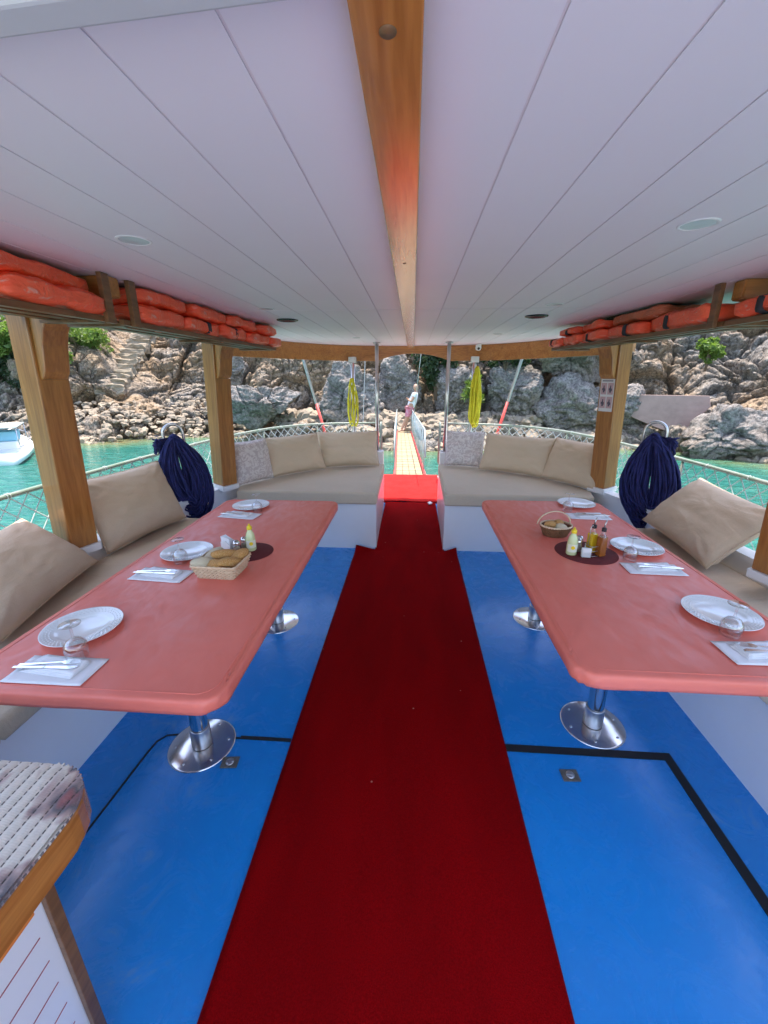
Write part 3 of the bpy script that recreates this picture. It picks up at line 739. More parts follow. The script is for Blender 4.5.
# hatches (flush lines) and latches
b = BM()
def seam(b, pts, wd, z):
    for (x0, y0), (x1, y1) in zip(pts, pts[1:]):
        d = Vector((x1-x0, y1-y0)).normalized(); nx_, ny_ = -d.y*wd/2, d.x*wd/2
        b.faces.new([b.verts.new((x0+nx_, y0+ny_, z)), b.verts.new((x0-nx_, y0-ny_, z)), b.verts.new((x1-nx_, y1-ny_, z)), b.verts.new((x1+nx_, y1+ny_, z))])
xx = 1.160
box(b, 0.40, xx+0.02, 1.445, 1.482, 0.0005, 0.0035); box(b, xx-0.018, xx+0.02, -0.6, 1.4445, 0.0005, 0.0035)
o = obj('deck_tape', b, M['tape']); tag(o, 'wide black tape line round the right deck hatch', 'tape')
b = BM(); box(b, -1.07, -0.53, 1.428, 1.438, 0.0005, 0.002)
tube(b, [(-1.07, 1.433, 0.0005), (-1.12, 1.425, .0005), (-1.147, 1.39, .0005), (-1.155, 1.33, .0005), (-1.178, 0.9, .0005), (-1.185, -0.5, .0005)], 0.0045, 6)
box(b, -0.77, -0.53, 1.4385, 1.446, 0.0005, 0.003)
o = obj('hatch_seam', b, M['tape']); tag(o, 'thin dark seam round the left deck hatch', 'seam')
for x, y, rz, lb in ((-0.763, 1.305, 0.1, 'left'), (0.698, 1.342, 0.05, 'right')):
    t_ = thing('hatch_latch', 'small tarnished latch plate let into the %s deck hatch' % lb, 'latch', (x, y, 0), rz, 'hatch latches')
    b = BM(); box(b, -0.036, 0.036, -0.027, 0.027, 0.0006, 0.006, 0.002); obj('plate', b, M['latch'], t_)
    b = BM(); lathe(b, [(0.018, 0.0065), (0.018, 0.009), (0.006, 0.009)], 16, cap1=True); box(b, -0.016, 0.016, -0.003, 0.003, 0.0095, 0.012); obj('ring', b, M['steel'], t_)

# ------------------------------------------------------------------ roof
roof_half = [(-2.12, -0.45), (-2.12, 3.6), (-2.0, 4.1), (-1.75, 4.6), (-1.38, 5.18), (-0.97, 5.6), (-0.5, 5.76), (0, 5.80)]
ROOFL = roof_half[:2]+[(p.x, p.y) for p in arc_pts([(x, y, 0) for x, y in roof_half[1:]], 0.15)][1:]
ROOF = ROOFL+[(-x, y) for x, y in ROOFL[:-1]][::-1]
b = BM(); prism(b, ROOF, 2.004, 2.09); struct('ceiling_backing', b, M['groove'])
# individual ceiling boards butt with thin gaps
b = BM()
seams = [-2.06+0.1735*k+0.002 for k in range(0, 25)]
import bisect
def roof_y(x):
    x = abs(x); pts_ = [(-p[0], p[1]) for p in ROOFL]  # decreasing x
    best = 5.8
    for (xa, ya), (xb, yb) in zip(pts_[1:], pts_[2:]):
        lo_, hi_ = min(xa, xb), max(xa, xb)
        if lo_-1e-6 <= x <= hi_+1e-6:
            t_ = 0 if hi_ == lo_ else (x-xa)/(xb-xa); best = ya+(yb-ya)*t_
    return best-0.005
edges_x = [-2.11]+[-0.234-0.1745*k for k in range(10, -1, -1)]+[-0.036]+[0.166+0.1725*k for k in range(0, 11)]+[2.11]
for xa, xb in zip(edges_x, edges_x[1:]):
    for ya, yb in ((-0.445, 2.776), (2.784, 9)):
        x0, x1 = xa+0.0024, xb-0.0024
        y1a, y1b = (min(yb, roof_y(x0)), min(yb, roof_y(x1))) if yb > 5 else (yb, yb)
        if min(y1a, y1b) < ya: continue
        v = [(x0, ya), (x1, ya), (x1, y1b), (x0, y1a)]
        prism(b, v, 2.0018, 2.0036)
struct('ceiling', b, M['ceil'])
# centre beam
b = BM(); box(b, -0.076, 0.004, -0.45, 5.66, 1.965, 2.0015, 0.003)
cb = obj('ceiling_beam', b, M['wood_y']); tag(cb, 'varnished wooden beam along the middle of the ceiling', 'beam')
for y, r_ in ((0.595, 0.010), (1.56, 0.006)):
    b = BM(); lathe(b, [(0.0, -0.001), (r_, -0.001), (r_, 0.0)], 20); o = obj('plug', b, M['wood_dark'], cb); o.location = (-0.036, y, 1.965)
# painted cross beam overhead
b = BM(); box(b, -2.05, -0.10, -0.035, 0.0, 1.93, 2.0014, 0.004)
o = obj('cross_beam', b, M['pvcgrey']); o.location = (0.02, 0.487, 0); o.rotation_euler = (0, 0, R(-4.5)); tag(o, 'pale grey painted cross beam on the ceiling at the top left corner', 'beam')
# fascia boards with arch
def fascia():
    t_ = thing('fascia_beam', 'varnished board along the front edge of the roof, arched over the bow opening', 'beam')
    pts = [p for p in ROOF if p[1] > 4.0]
    # resample
    P = arc_pts([(x, y, 0) for x, y in pts], 0.06)
    for si, (lo_, hi_) in enumerate(((-9, 9),)):
        b = BM(); rows = []
        for i, p in enumerate(P):
            tg = (P[min(i+1, len(P)-1)]-P[max(i-1, 0)]).normalized(); nrm = Vector((-tg.y, tg.x, 0))
            zb = 1.812+0.03*min(1, max(0, (4.4-p.y)/0.6))
            if abs(p.x) < 0.47: zb = 1.812+0.095*math.sin(math.pi*(0.5-abs(p.x)/0.94))**0.8
            q0 = p+nrm*-0.005; q1 = p+nrm*-0.045
            rows.append([b.verts.new((q1.x, q1.y, zb)), b.verts.new((q1.x, q1.y, 1.9975)), b.verts.new((q0.x, q0.y, 1.9975)), b.verts.new((q0.x, q0.y, zb))])
        for A, B in zip(rows, rows[1:]):
            for j in range(4): b.faces.new((A[j], A[(j+1) % 4], B[(j+1) % 4], B[j]))
        b.faces.new(rows[0]); b.faces.new(rows[-1][::-1]); bmesh.ops.recalc_face_normals(b, faces=b.faces)
        obj('board', b, M['wood_x'], t_)
fascia()
def downlight(x, y, r_, label):
    t_ = thing('ceiling_light', label, 'ceiling light', (x, y, 2.0016), 0, 'ceiling lights')
    b = BM(); lathe(b, [(r_*0.84, -0.0005), (r_*0.87, -0.0025), (r_, -0.002), (r_*1.02, 0.0)], 40); obj('frame', b, M['trimwhite'], t_)
    b = BM(); lathe(b, [(0.0, -0.002), (r_*0.85, -0.001)], 40); obj('diffuser', b, M['diffuser'], t_)
downlight(-0.864, 1.396, 0.050, 'round white ceiling light near the left rack, unlit'); downlight(0.774, 1.368, 0.050, 'round white ceiling light near the right rack, unlit')
downlight(-0.905, 2.70, 0.052, 'small ceiling light just before the cross seam on the left'); downlight(0.802, 2.66, 0.052, 'small ceiling light just before the cross seam on the right')
downlight(-0.60, 4.6, 0.05, 'farthest small ceiling light, left of the beam'); downlight(0.80, 4.3, 0.05, 'farthest small ceiling light, right of the beam')
for x, y, l in ((-0.92, 3.2, 'left'), (0.831, 3.12, 'right')):
    t_ = thing('ceiling_speaker', 'flush dark round ceiling speaker on the %s' % l, 'speaker', (x, y, 2.0016), 0, 'ceiling speakers')
    b = BM(); lathe(b, [(0.058, -0.004), (0.064, -0.009), (0.075, -0.006), (0.078, 0.0)], 40); obj('frame', b, M['dark'], t_)
    b = BM(); lathe(b, [(0.0, -0.014), (0.02, -0.013), (0.04, -0.005), (0.06, -0.0055)], 40); obj('grille', b, M['matred'], t_)
# security camera on fascia
t_ = thing('security_camera', 'small white dome camera on the front board, right of the beam', 'camera', (0.80, 5.50, 1.95))
b = BM(); lathe(b, [(0.034, 0.047), (0.036, 0.0), (0.028, -0.022), (0.0, -0.03)], 24); obj('housing', b, M['whiteplastic'], t_, True)
b = BM(); bmesh.ops.create_uvsphere(b, u_segments=16, v_segments=10, radius=0.017, matrix=Matrix.Translation((0, -0.028, -0.006))); obj('lens', b, M['dark'], t_, True)

# ------------------------------------------------------------------ posts
def post(x, y, rz, label, z1, wood_m):
    t_ = thing('wooden_post', label, 'post', (x, y, 0), rz, 'roof posts')
    h = 0.078
    b = BM(); box(b, -h, h, -h, h, 0.635, z1, 0.007); obj('shaft', b, wood_m, t_)
    b = BM(); box(b, -h-.012, h+.012, -h-.012, h+.012, 0.585, 0.635, 0.006); obj('foot', b, M['white'], t_)
    t_.matrix_world = Matrix.Translation((x, y, 0.6)) @ Matrix.Rotation(rz, 4, 'Z') @ Matrix.Rotation(R(4.5), 4, 'Y') @ Matrix.Translation((0, 0, -0.6))
    # curved bracket on the inboard (+X local) face
    pr = [(0, 0.0), (0.0, 0.215)]
    prof = [(0.0, 1.60), (0.02, 1.606), (0.045, 1.64), (0.055, 1.70), (0.066, 1.77), (0.09, 1.84), (0.13, 1.89), (0.15, 1.985), (0.0, 1.985)]
    b = BM(); A = [b.verts.new((h+px_, -h*0.8, pz)) for px_, pz in prof]; B = [b.verts.new((h+px_, h*0.8, pz)) for px_, pz in prof]
    b.faces.new(A); b.faces.new(B[::-1]); n_ = len(prof)
    for i in range(n_): b.faces.new((A[i], B[i], B[(i+1) % n_], A[(i+1) % n_]))
    bmesh.ops.recalc_face_normals(b, faces=b.faces); bmesh.ops.bevel(b, geom=list(b.edges), offset=0.004, segments=1, affect='EDGES')
    obj('bracket', b, wood_m, t_)
    return t_
post(-2.04, 2.19, R(-18), 'near left wooden roof post with curved bracket, between the two big beige pillows', 1.99, M['wood'])
post(-1.79, 3.72, R(-30), 'far left wooden roof post with curved bracket, beside the patterned cushion', 1.99, M['wood'])
post(1.93, 2.06, R(180+14), 'near right wooden roof post cut off by the photo edge', 1.99, M['wood'])
pr_ = post(1.80, 3.86, R(180+30), 'far right wooden roof post with a notice pinned to it', 1.99, M['wood'])
# notice on far right post (inboard face)
t_ = thing('notice', 'laminated white notice with four safety drawings on the right post', 'notice', (1.80, 3.86, 0), R(180+30))
t_.matrix_world = Matrix.Translation((1.80, 3.86, 0.6)) @ Matrix.Rotation(R(210), 4, 'Z') @ Matrix.Rotation(R(4.5), 4, 'Y') @ Matrix.Translation((0, 0, -0.6))
b = BM(); box(b, 0.0795, 0.081, -0.064, 0.064, 1.33, 1.60); obj('sheet', b, M['paper'], t_)
M['ink'] = simple('grey_ink', (0.12, 0.10, 0.14), 0.7); M['inkpink'] = simple('pink_ink', (0.62, 0.42, 0.45), 0.7)
b = BM()
for iy in (0, 1):
    for ix in (0, 1):
        cy0 = -0.031+ix*0.062; cz0 = 1.405+iy*0.115
        box(b, 0.0812, 0.0818, cy0-0.026, cy0+0.026, cz0-0.046, cz0+0.050)
obj('picture_panel', b, M['inkpink'], t_)
for iy in (0, 1):
    for ix in (0, 1):
        b = BM(); y_ = -0.031+ix*0.062; z_ = 1.405+iy*0.115
        pts_ = [(-0.008, -0.03), (0.008, -0.03), (0.008, -0.018), (0.015, -0.018), (0.015, 0.002), (0.008, 0.004), (0.005, 0.014), (0.005, 0.028), (-0.005, 0.028), (-0.005, 0.014), (-0.008, 0.006), (-0.015, 0.006), (-0.015, -0.012), (-0.008, -0.012)]
        A = [b.verts.new((0.0820, y_+p[0], z_+p[1])) for p in pts_]; B = [b.verts.new((0.0826, y_+p[0], z_+p[1])) for p in pts_]
        b.faces.new(A); b.faces.new(B[::-1])
        for k in range(len(pts_)): b.faces.new((A[k], B[k], B[(k+1) % len(pts_)], A[(k+1) % len(pts_)]))
        bmesh.ops.recalc_face_normals(b, faces=b.faces); obj('drawing', b, M['ink'], t_)
b = BM(); box(b, 0.0820, 0.0826, -0.05, 0.05, 1.582, 1.590); obj('heading', b, M['ink'], t_)

# cross knees over near posts
for s, y in ((-1, 1.845), (1, 2.085)):
    b = BM()
    prof = [(1.262+0.14*(s > 0), 2.001), (2.06, 2.001), (2.06, 1.86), (1.80, 1.865), (1.60, 1.90), (1.262+0.14*(s > 0), 1.925)]
    A = [b.verts.new((s*px_, y-0.035, pz)) for px_, pz in prof]; B = [b.verts.new((s*px_, y+0.035, pz)) for px_, pz in prof]
    b.faces.new(A); b.faces.new(B[::-1])
    for i in range(6): b.faces.new((A[i], B[i], B[(i+1) % 6], A[(i+1) % 6]))
    bmesh.ops.recalc_face_normals(b, faces=b.faces); bmesh.ops.bevel(b, geom=list(b.edges), offset=0.005, segments=2, affect='EDGES')
    tag(obj('roof_knee', b, M['wood_x']), 'thick wooden knee joining the %s rack to the roof' % ('left' if s < 0 else 'right'), 'beam', 'roof knees')

# ------------------------------------------------------------------ racks
def rack(s, x_near, y0, x_far, y1, label, uprights):
    t_ = thing('overhead_rack', label, 'rack', (0, 0, 0), 0, 'overhead racks')
    def line(o0, o1, za, zb, wd):
        b = BM(); a = [(s*(x_near+o0), y0), (s*(x_near+o1), y0), (s*(x_far+o1), y1), (s*(x_far+o0), y1)]
        prism(b, a, za, zb); bmesh.ops.recalc_face_normals(b, faces=b.faces); return b
    obj('edge_rail', line(0.0, 0.022, 1.820, 1.842, 0), M['wood_dark'], t_)
    for k in range(3): obj('slat', line(0.055+k*0.085, 0.105+k*0.085, 1.8305, 1.842, 0), M['wood_dark'], t_)
    n = 3
    for k in range(n):
        f = (k+0.06)/(n-0.88) if n > 1 else 0
        yy = y0+0.03+(y1-y0-0.09)*k/(n-1); xn = x_near+(x_far-x_near)*(yy-y0)/(y1-y0)
        b = BM(); box(b, min(s*(xn+0.029), s*(xn+0.29)), max(s*(xn+0.029), s*(xn+0.29)), yy, yy+0.04, 1.818, 1.830); obj('crossbar', b, M['wood_dark'], t_)
    for yy in uprights:
        xn = x_near+(x_far-x_near)*(yy-y0)/(y1-y0)
        b = BM(); box(b, min(s*(xn-0.022), s*(xn-0.001)), max(s*(xn-0.022), s*(xn-0.001)), yy-0.022, yy+0.022, 1.815, 2.001, 0.003); obj('upright', b, M['wood_dark'], t_)
    return t_
rack(-1, 1.38, 0.6, 1.26, 1.82, 'dark slatted rack at the left edge holding life jackets', (1.77,))
rack(-1, 1.26, 1.865, 1.15, 3.61, 'dark slatted rack over the left table, right of the double upright', (1.925,))
rack(1, 1.46, 0.6, 1.385, 2.10, 'dark slatted rack at the right edge of the photo', ())
rack(1, 1.383, 2.105, 1.17, 3.82, 'dark slatted rack over the right table holding life jackets', (2.15,))
# life jackets
def jacket(x, y, z, w_, d_, h_, rz, seed, label, mat='jacket', strap=True, tilt=0.0):
    t_ = thing('life_jacket', label, 'life jacket', (x, y, z), rz, 'life jackets on the racks')
    if tilt: t_.rotation_euler = (0, tilt, rz)
    b = BM(); bmesh.ops.create_cube(b, size=1.0)
    bmesh.ops.subdivide_edges(b, edges=list(b.edges), cuts=15, use_grid_fill=True)
    rnd = random.Random(seed); o1 = Vector((rnd.uniform(-9, 9), rnd.uniform(-9, 9), 0))
    for v in b.verts:
        c_ = v.co.copy()*2
        n6 = 8.0; L = (abs(c_.x)**n6+abs(c_.y)**n6)**(1/n6); Lz = max(abs(c_.x), abs(c_.y))
        sx = 1 if L < 1e-6 else max(abs(c_.x), abs(c_.y))/L
        x_, y_ = c_.x*sx, c_.y*sx
        prof = (1-min(1, Lz)**9*0.45)
        z_ = c_.z*prof
        # quilting fold across the middle
        z_ *= 1-0.16*math.exp(-(y_*7)**2)
        q = Vector((x_*w_/2, y_*d_/2, z_*h_/2))
        nn = mnoise.noise(q*9+o1)*0.013+mnoise.noise(q*24+o1)*0.007+mnoise.noise(Vector((q.x*60, q.y*14, q.z*20))+o1)*0.003
        q.z += nn*1.0; q.x += mnoise.noise(q*12+o1*2)*0.012; q.y += mnoise.noise(q*11+o1*3)*0.012
        v.co = q+Vector((0, 0, h_/2))
    obj('body', b, M[mat], t_, True)
    if strap:
        b = BM(); ys_ = d_*0.12*(1 if seed % 2 else -1)
        pts_ = []
        for k in range(28):
            a = 2*math.pi*k/28; ca, sa = math.cos(a), math.sin(a)
            r_ = (abs(ca)**6+abs(sa)**6)**(-1/6)
            pts_.append(Vector((ca*r_*(w_/2+0.002), ys_, h_/2+sa*r_*(h_/2*0.93+0.002))))
        r0 = [b.verts.new(p+Vector((0, -0.018, 0))) for p in pts_]; r1 = [b.verts.new(p+Vector((0, 0.018, 0))) for p in pts_]
        for k in range(28): b.faces.new((r0[k], r0[(k+1) % 28], r1[(k+1) % 28], r1[k]))
        o = obj('strap', b, M['strap'], t_, True); md = o.modifiers.new('t', 'SOLIDIFY'); md.thickness = 0.004; md.offset = 1
    return t_
ZR = 1.843
J = [  # side, x(inner edge), y, z, w, d, h, rz, label, mat, strap
 (-1, 1.40, 1.22, ZR, .42, .62, .076, 2, 'dull orange life jacket at the left edge, bottom of its pile', 'jacket_dull', False),
 (-1, 1.33, 1.66, ZR, .42, .46, .078, -3, 'orange life jacket in the left edge rack, lower one beside the double upright', 'jacket', False),
 (-1, 1.37, 1.52, ZR+.076, .40, .72, .072, 3, 'orange life jacket in the left edge rack, on top of two others', 'jacket', False),
 (-1, 1.30, 2.28, ZR, .42, .40, .082, 2, 'orange life jacket over the left table, lower row next to the double upright', 'jacket', False),
 (-1, 1.29, 2.68, ZR, .42, .38, .078, -3, 'orange life jacket over the left table, second of the lower row', 'jacket', True),
 (-1, 1.255, 3.08, ZR, .42, .38, .078, 3, 'orange life jacket over the left table, third of the lower row', 'jacket', True),
 (-1, 1.225, 3.48, ZR, .42, .40, .076, -2, 'orange life jacket over the left table, fourth of the lower row', 'jacket', False),
 (-1, 1.20, 3.80, ZR, .42, .26, .072, 3, 'orange life jacket over the left table, lower one at the far end', 'jacket', False),
 (-1, 1.31, 2.31, ZR+.079, .40, .46, .074, -2, 'orange life jacket over the left table, upper row next to the double upright', 'jacket', False),
 (-1, 1.28, 2.78, ZR+.077, .40, .42, .074, 3, 'orange life jacket over the left table, second of the upper row', 'jacket', False),
 (-1, 1.24, 3.22, ZR+.076, .40, .42, .072, -4, 'orange life jacket over the left table, third of the upper row', 'jacket', False),
 (-1, 1.19, 3.62, ZR+.074, .40, .34, .070, 4, 'orange life jacket over the left table, upper one at the far end', 'jacket', False),
 (1, 1.38, 1.86, ZR, .42, .40, .080, 3, 'orange life jacket at the right edge with a dark strap, right of the upright', 'jacket', True),
 (1, 1.41, 1.42, ZR, .42, .42, .078, -2, 'orange life jacket cut off by the right photo edge', 'jacket', True),
 (1, 1.345, 2.42, ZR, .42, .54, .092, -3, 'large orange life jacket over the right table, just left of the upright', 'jacket', True),
 (1, 1.29, 2.88, ZR, .42, .38, .078, 3, 'orange life jacket over the right table, second of the lower row from the upright', 'jacket', True),
 (1, 1.24, 3.22, ZR, .42, .32, .076, -3, 'orange life jacket over the right table, third of the lower row from the upright', 'jacket', True),
 (1, 1.19, 3.50, ZR, .42, .27, .072, 2, 'orange life jacket over the right table, lower one second from the far end', 'jacket', False),
 (1, 1.15, 3.74, ZR, .42, .23, .068, 2, 'orange life jacket over the right table, lower one at the far end', 'jacket', True),
 (1, 1.335, 2.86, ZR+.080, .40, .52, .070, 4, 'faded brownish orange life jacket over the right table, on the upper row', 'jacket_dull', False),
 (1, 1.26, 3.28, ZR+.076, .38, .34, .062, -5, 'orange life jacket over the right table, middle of the upper row', 'jacket', False),
 (1, 1.19, 3.60, ZR+.072, .36, .28, .058, 4, 'orange life jacket over the right table, upper one at the far end', 'jacket', True),
 (1, 1.35, 3.26, ZR+.134, .30, .40, .026, 4, 'dark green folded jacket on top of the pile over the right table', 'jacket_green', False),
]
for i, (s, xi, y, z, w_, d_, h_, rz, lb, mt_, st_) in enumerate(J):
    w_ = 0.33
    if s < 0: xi -= 0.08; y *= 0.94; d_ *= 0.95
    jacket(s*(xi+w_/2-0.005), y, z, w_, d_, h_, R(rz), i+3, lb, mt_, st_)

# ------------------------------------------------------------------ benches
def cushion_poly(b, poly, z0, z1, bev=0.03):
    prism(b, poly, z0, z1, bev, 4); return b
for s in (-1, 1):
    nm = 'left' if s < 0 else 'right'
    t_ = thing('side_bench', 'long low white bench with beige seat cushion behind the %s table' % nm, 'bench', (0, 0, 0), 0, 'side benches')
    b = BM(); xs = sorted((s*1.40, s*2.05)); prism(b, [(xs[0], -1.2), (xs[1], -1.2), (xs[1]-(0.09 if s > 0 else 0), 3.12), (xs[0]+(0.09 if s < 0 else 0), 3.12)], 0.0, 0.405, 0.0); obj('base', b, M['white'], t_)
    for ya, yb in ((-1.2, 0.98), (0.99, 3.10)):
        k = 0.09*max(0, (yb-1.5)/1.6)
        poly = [(s*1.365, ya), (s*2.04, ya), (s*(2.035-k), yb), (s*1.365, yb)]
        if s > 0: poly = poly
        else: poly = poly[::-1]
        b = BM(); cushion_poly(b, poly, 0.407, 0.50); bmesh.ops.recalc_face_normals(b, faces=b.faces); obj('seat_cushion', b, M['seat'], t_, True)
    # far corner bench (bow)
    t_ = thing('bow_bench', 'raised white corner bench with thick beige cushion, %s of the carpet' % nm, 'bench', (0, 0, 0), 0, 'bow benches')
    off = -0.018 if s > 0 else 0
    inner = [(s*p[0], p[1]) for p in [(-q[0]-0.012, q[1]-0.012) for q in BULL if q[1] > 3.7]]
    # polygon: front edge, inner end, bulwark curve
    base_poly = [(s*1.74, 3.70), (s*0.325, 3.70), (s*0.345, 5.07)]+[(s*(-q[0]-0.02), q[1]-0.02) for q in BULL if q[1] > 3.72][::-1][1:]
    if s > 0: base_poly = base_poly[::-1]
    b = BM(); prism(b, base_poly, 0.0, 0.458); bmesh.ops.recalc_face_normals(b, faces=b.faces); obj('base', b, M['white'], t_)
    cp = [(s*1.66, 3.665), (s*0.318, 3.665), (s*0.338, 5.05)]+[(s*(-q[0]-0.04), q[1]-0.04) for q in BULL if q[1] > 3.86][::-1][1:]
    if s > 0: cp = cp[::-1]
    b = BM(); cushion_poly(b, cp, 0.46, 0.58, 0.022); bmesh.ops.recalc_face_normals(b, faces=b.faces); obj('seat_cushion', b, M['seat'], t_)

# ------------------------------------------------------------------ pillows
def pillow(P0, P1, up_v, h, th, label, mat, seed, group='loose pillows'):
    P0 = Vector(P0); P1 = Vector(P1); wd = (P1-P0).length; X = (P1-P0).normalized(); Yv = Vector(up_v); Yv = (Yv-X*Yv.dot(X)).normalized(); Z = X.cross(Yv)
    nu, nv = 36, 28; V = []; F = []
    o1 = Vector((seed*3.7, seed*1.3, 0))
    def pos(u, v, side):
        a, c_ = u*2-1, v*2-1
        t_ = (max(0, 1-abs(a)**2.6)*max(0, 1-abs(c_)**2.6))**0.48
        edge_x = 1-0.05*(1-c_*c_)+0.01; edge_y = 1-0.06*(1-a*a)+0.01
        x = a*wd/2*edge_x; y = c_*h/2*edge_y
        wr = 0.010*mnoise.noise(Vector((a*2.5, c_*3.5, side*2))+o1)+0.004*mnoise.noise(Vector((a*8, c_*8, side))+o1)
        wr += 0.010*math.exp(-((abs(a)-0.8)**2+(abs(c_)-0.8)**2)*14)*math.sin((abs(a)-abs(c_))*22+seed)
        wr += 0.006*math.sin(a*5+seed+c_*3)*(1-t_)*t_*3
        return Vector((x, y, side*(t_*th/2+wr*t_**0.5)))
    for side in (1, -1):
        for j in range(nv+1):
            for i in range(nu+1): V.append(pos(i/nu, j/nv, side))
    def idx(s_, i, j): return (0 if s_ == 1 else (nu+1)*(nv+1))+j*(nu+1)+i
    for j in range(nv):
        for i in range(nu):
            F.append((idx(1, i, j), idx(1, i+1, j), idx(1, i+1, j+1), idx(1, i, j+1)))
            F.append((idx(-1, i, j), idx(-1, i, j+1), idx(-1, i+1, j+1), idx(-1, i+1, j)))
    b = BM(); vv = [b.verts.new(p) for p in V]
    for f in F: b.faces.new([vv[k] for k in f])
    bmesh.ops.remove_doubles(b, verts=b.verts, dist=0.0008)
    mid = (P0+P1)/2
    o = obj('pillow', b, mat, None, True)
    m4 = Matrix((X, Yv, Z)).transposed().to_4x4(); m4.translation = mid+Yv*h*0.48+Z*th*0.0
    o.matrix_world = m4
    tag(o, label, 'pillow', group)
    # piping round the edge
    b = BM(); pp = []
    for i in range(nu): pp.append(pos(i/nu, 0, 1))
    for j in range(nv): pp.append(pos(1, j/nv, 1))
    for i in range(nu): pp.append(pos(1-i/nu, 1, 1))
    for j in range(nv): pp.append(pos(0, 1-j/nv, 1))
    tube(b, pp, 0.004, 6, closed=True); obj('piping', b, mat, o)
    return o
B_ = M['beige']
pillow((-1.90, 2.14, 0.55), (-1.70, 1.30, 0.55), (-0.38, -0.02, 0.32), 0.44, 0.22, 'big beige pillow at the left photo edge, in front of the near left post', B_, 1)
pillow((-1.83, 3.03, 0.53), (-1.95, 2.30, 0.53), (-0.17, 0.0, 0.43), 0.49, 0.19, 'big beige pillow between the left near post and the blue rope', B_, 2)
pillow((1.76, 2.31, 0.54), (1.80, 3.10, 0.57), (0.30, 0.0, 0.31), 0.47, 0.22, 'big beige pillow leaning against the right rail beside the blue rope', B_, 3)
pillow((2.02, 1.9, 0.53), (2.0, 1.2, 0.53), (0.12, 0, 0.3), 0.12, 0.10, 'low beige bolster behind the near right post', B_, 12)
pillow((-1.46, 4.16, 0.60), (-1.70, 3.78, 0.60), (-0.05, 0.06, 0.35), 0.42, 0.17, 'patterned pale cushion beside the far left post', M['pattern'], 4)
pillow((-1.00, 4.66, 0.60), (-1.50, 4.14, 0.60), (-0.11, 0.10, 0.36), 0.43, 0.21, 'beige pillow in the middle of the left bow bench', B_, 5)
pillow((-0.39, 4.88, 0.60), (-1.09, 4.70, 0.60), (-0.04, 0.13, 0.36), 0.42, 0.21, 'beige pillow at the carpet end of the left bow bench', B_, 6)
pillow((0.84, 4.84, 0.60), (0.40, 4.93, 0.60), (0.03, 0.12, 0.36), 0.42, 0.14, 'patterned pale cushion at the carpet end of the right bow bench', M['pattern'], 7)
pillow((1.45, 4.32, 0.60), (0.79, 4.76, 0.60), (0.10, 0.12, 0.36), 0.43, 0.22, 'beige pillow in the middle of the right bow bench', B_, 8)
pillow((1.74, 3.82, 0.60), (1.38, 4.36, 0.60), (0.14, 0.09, 0.36), 0.45, 0.20, 'beige pillow half hidden by the far right post', B_, 9)

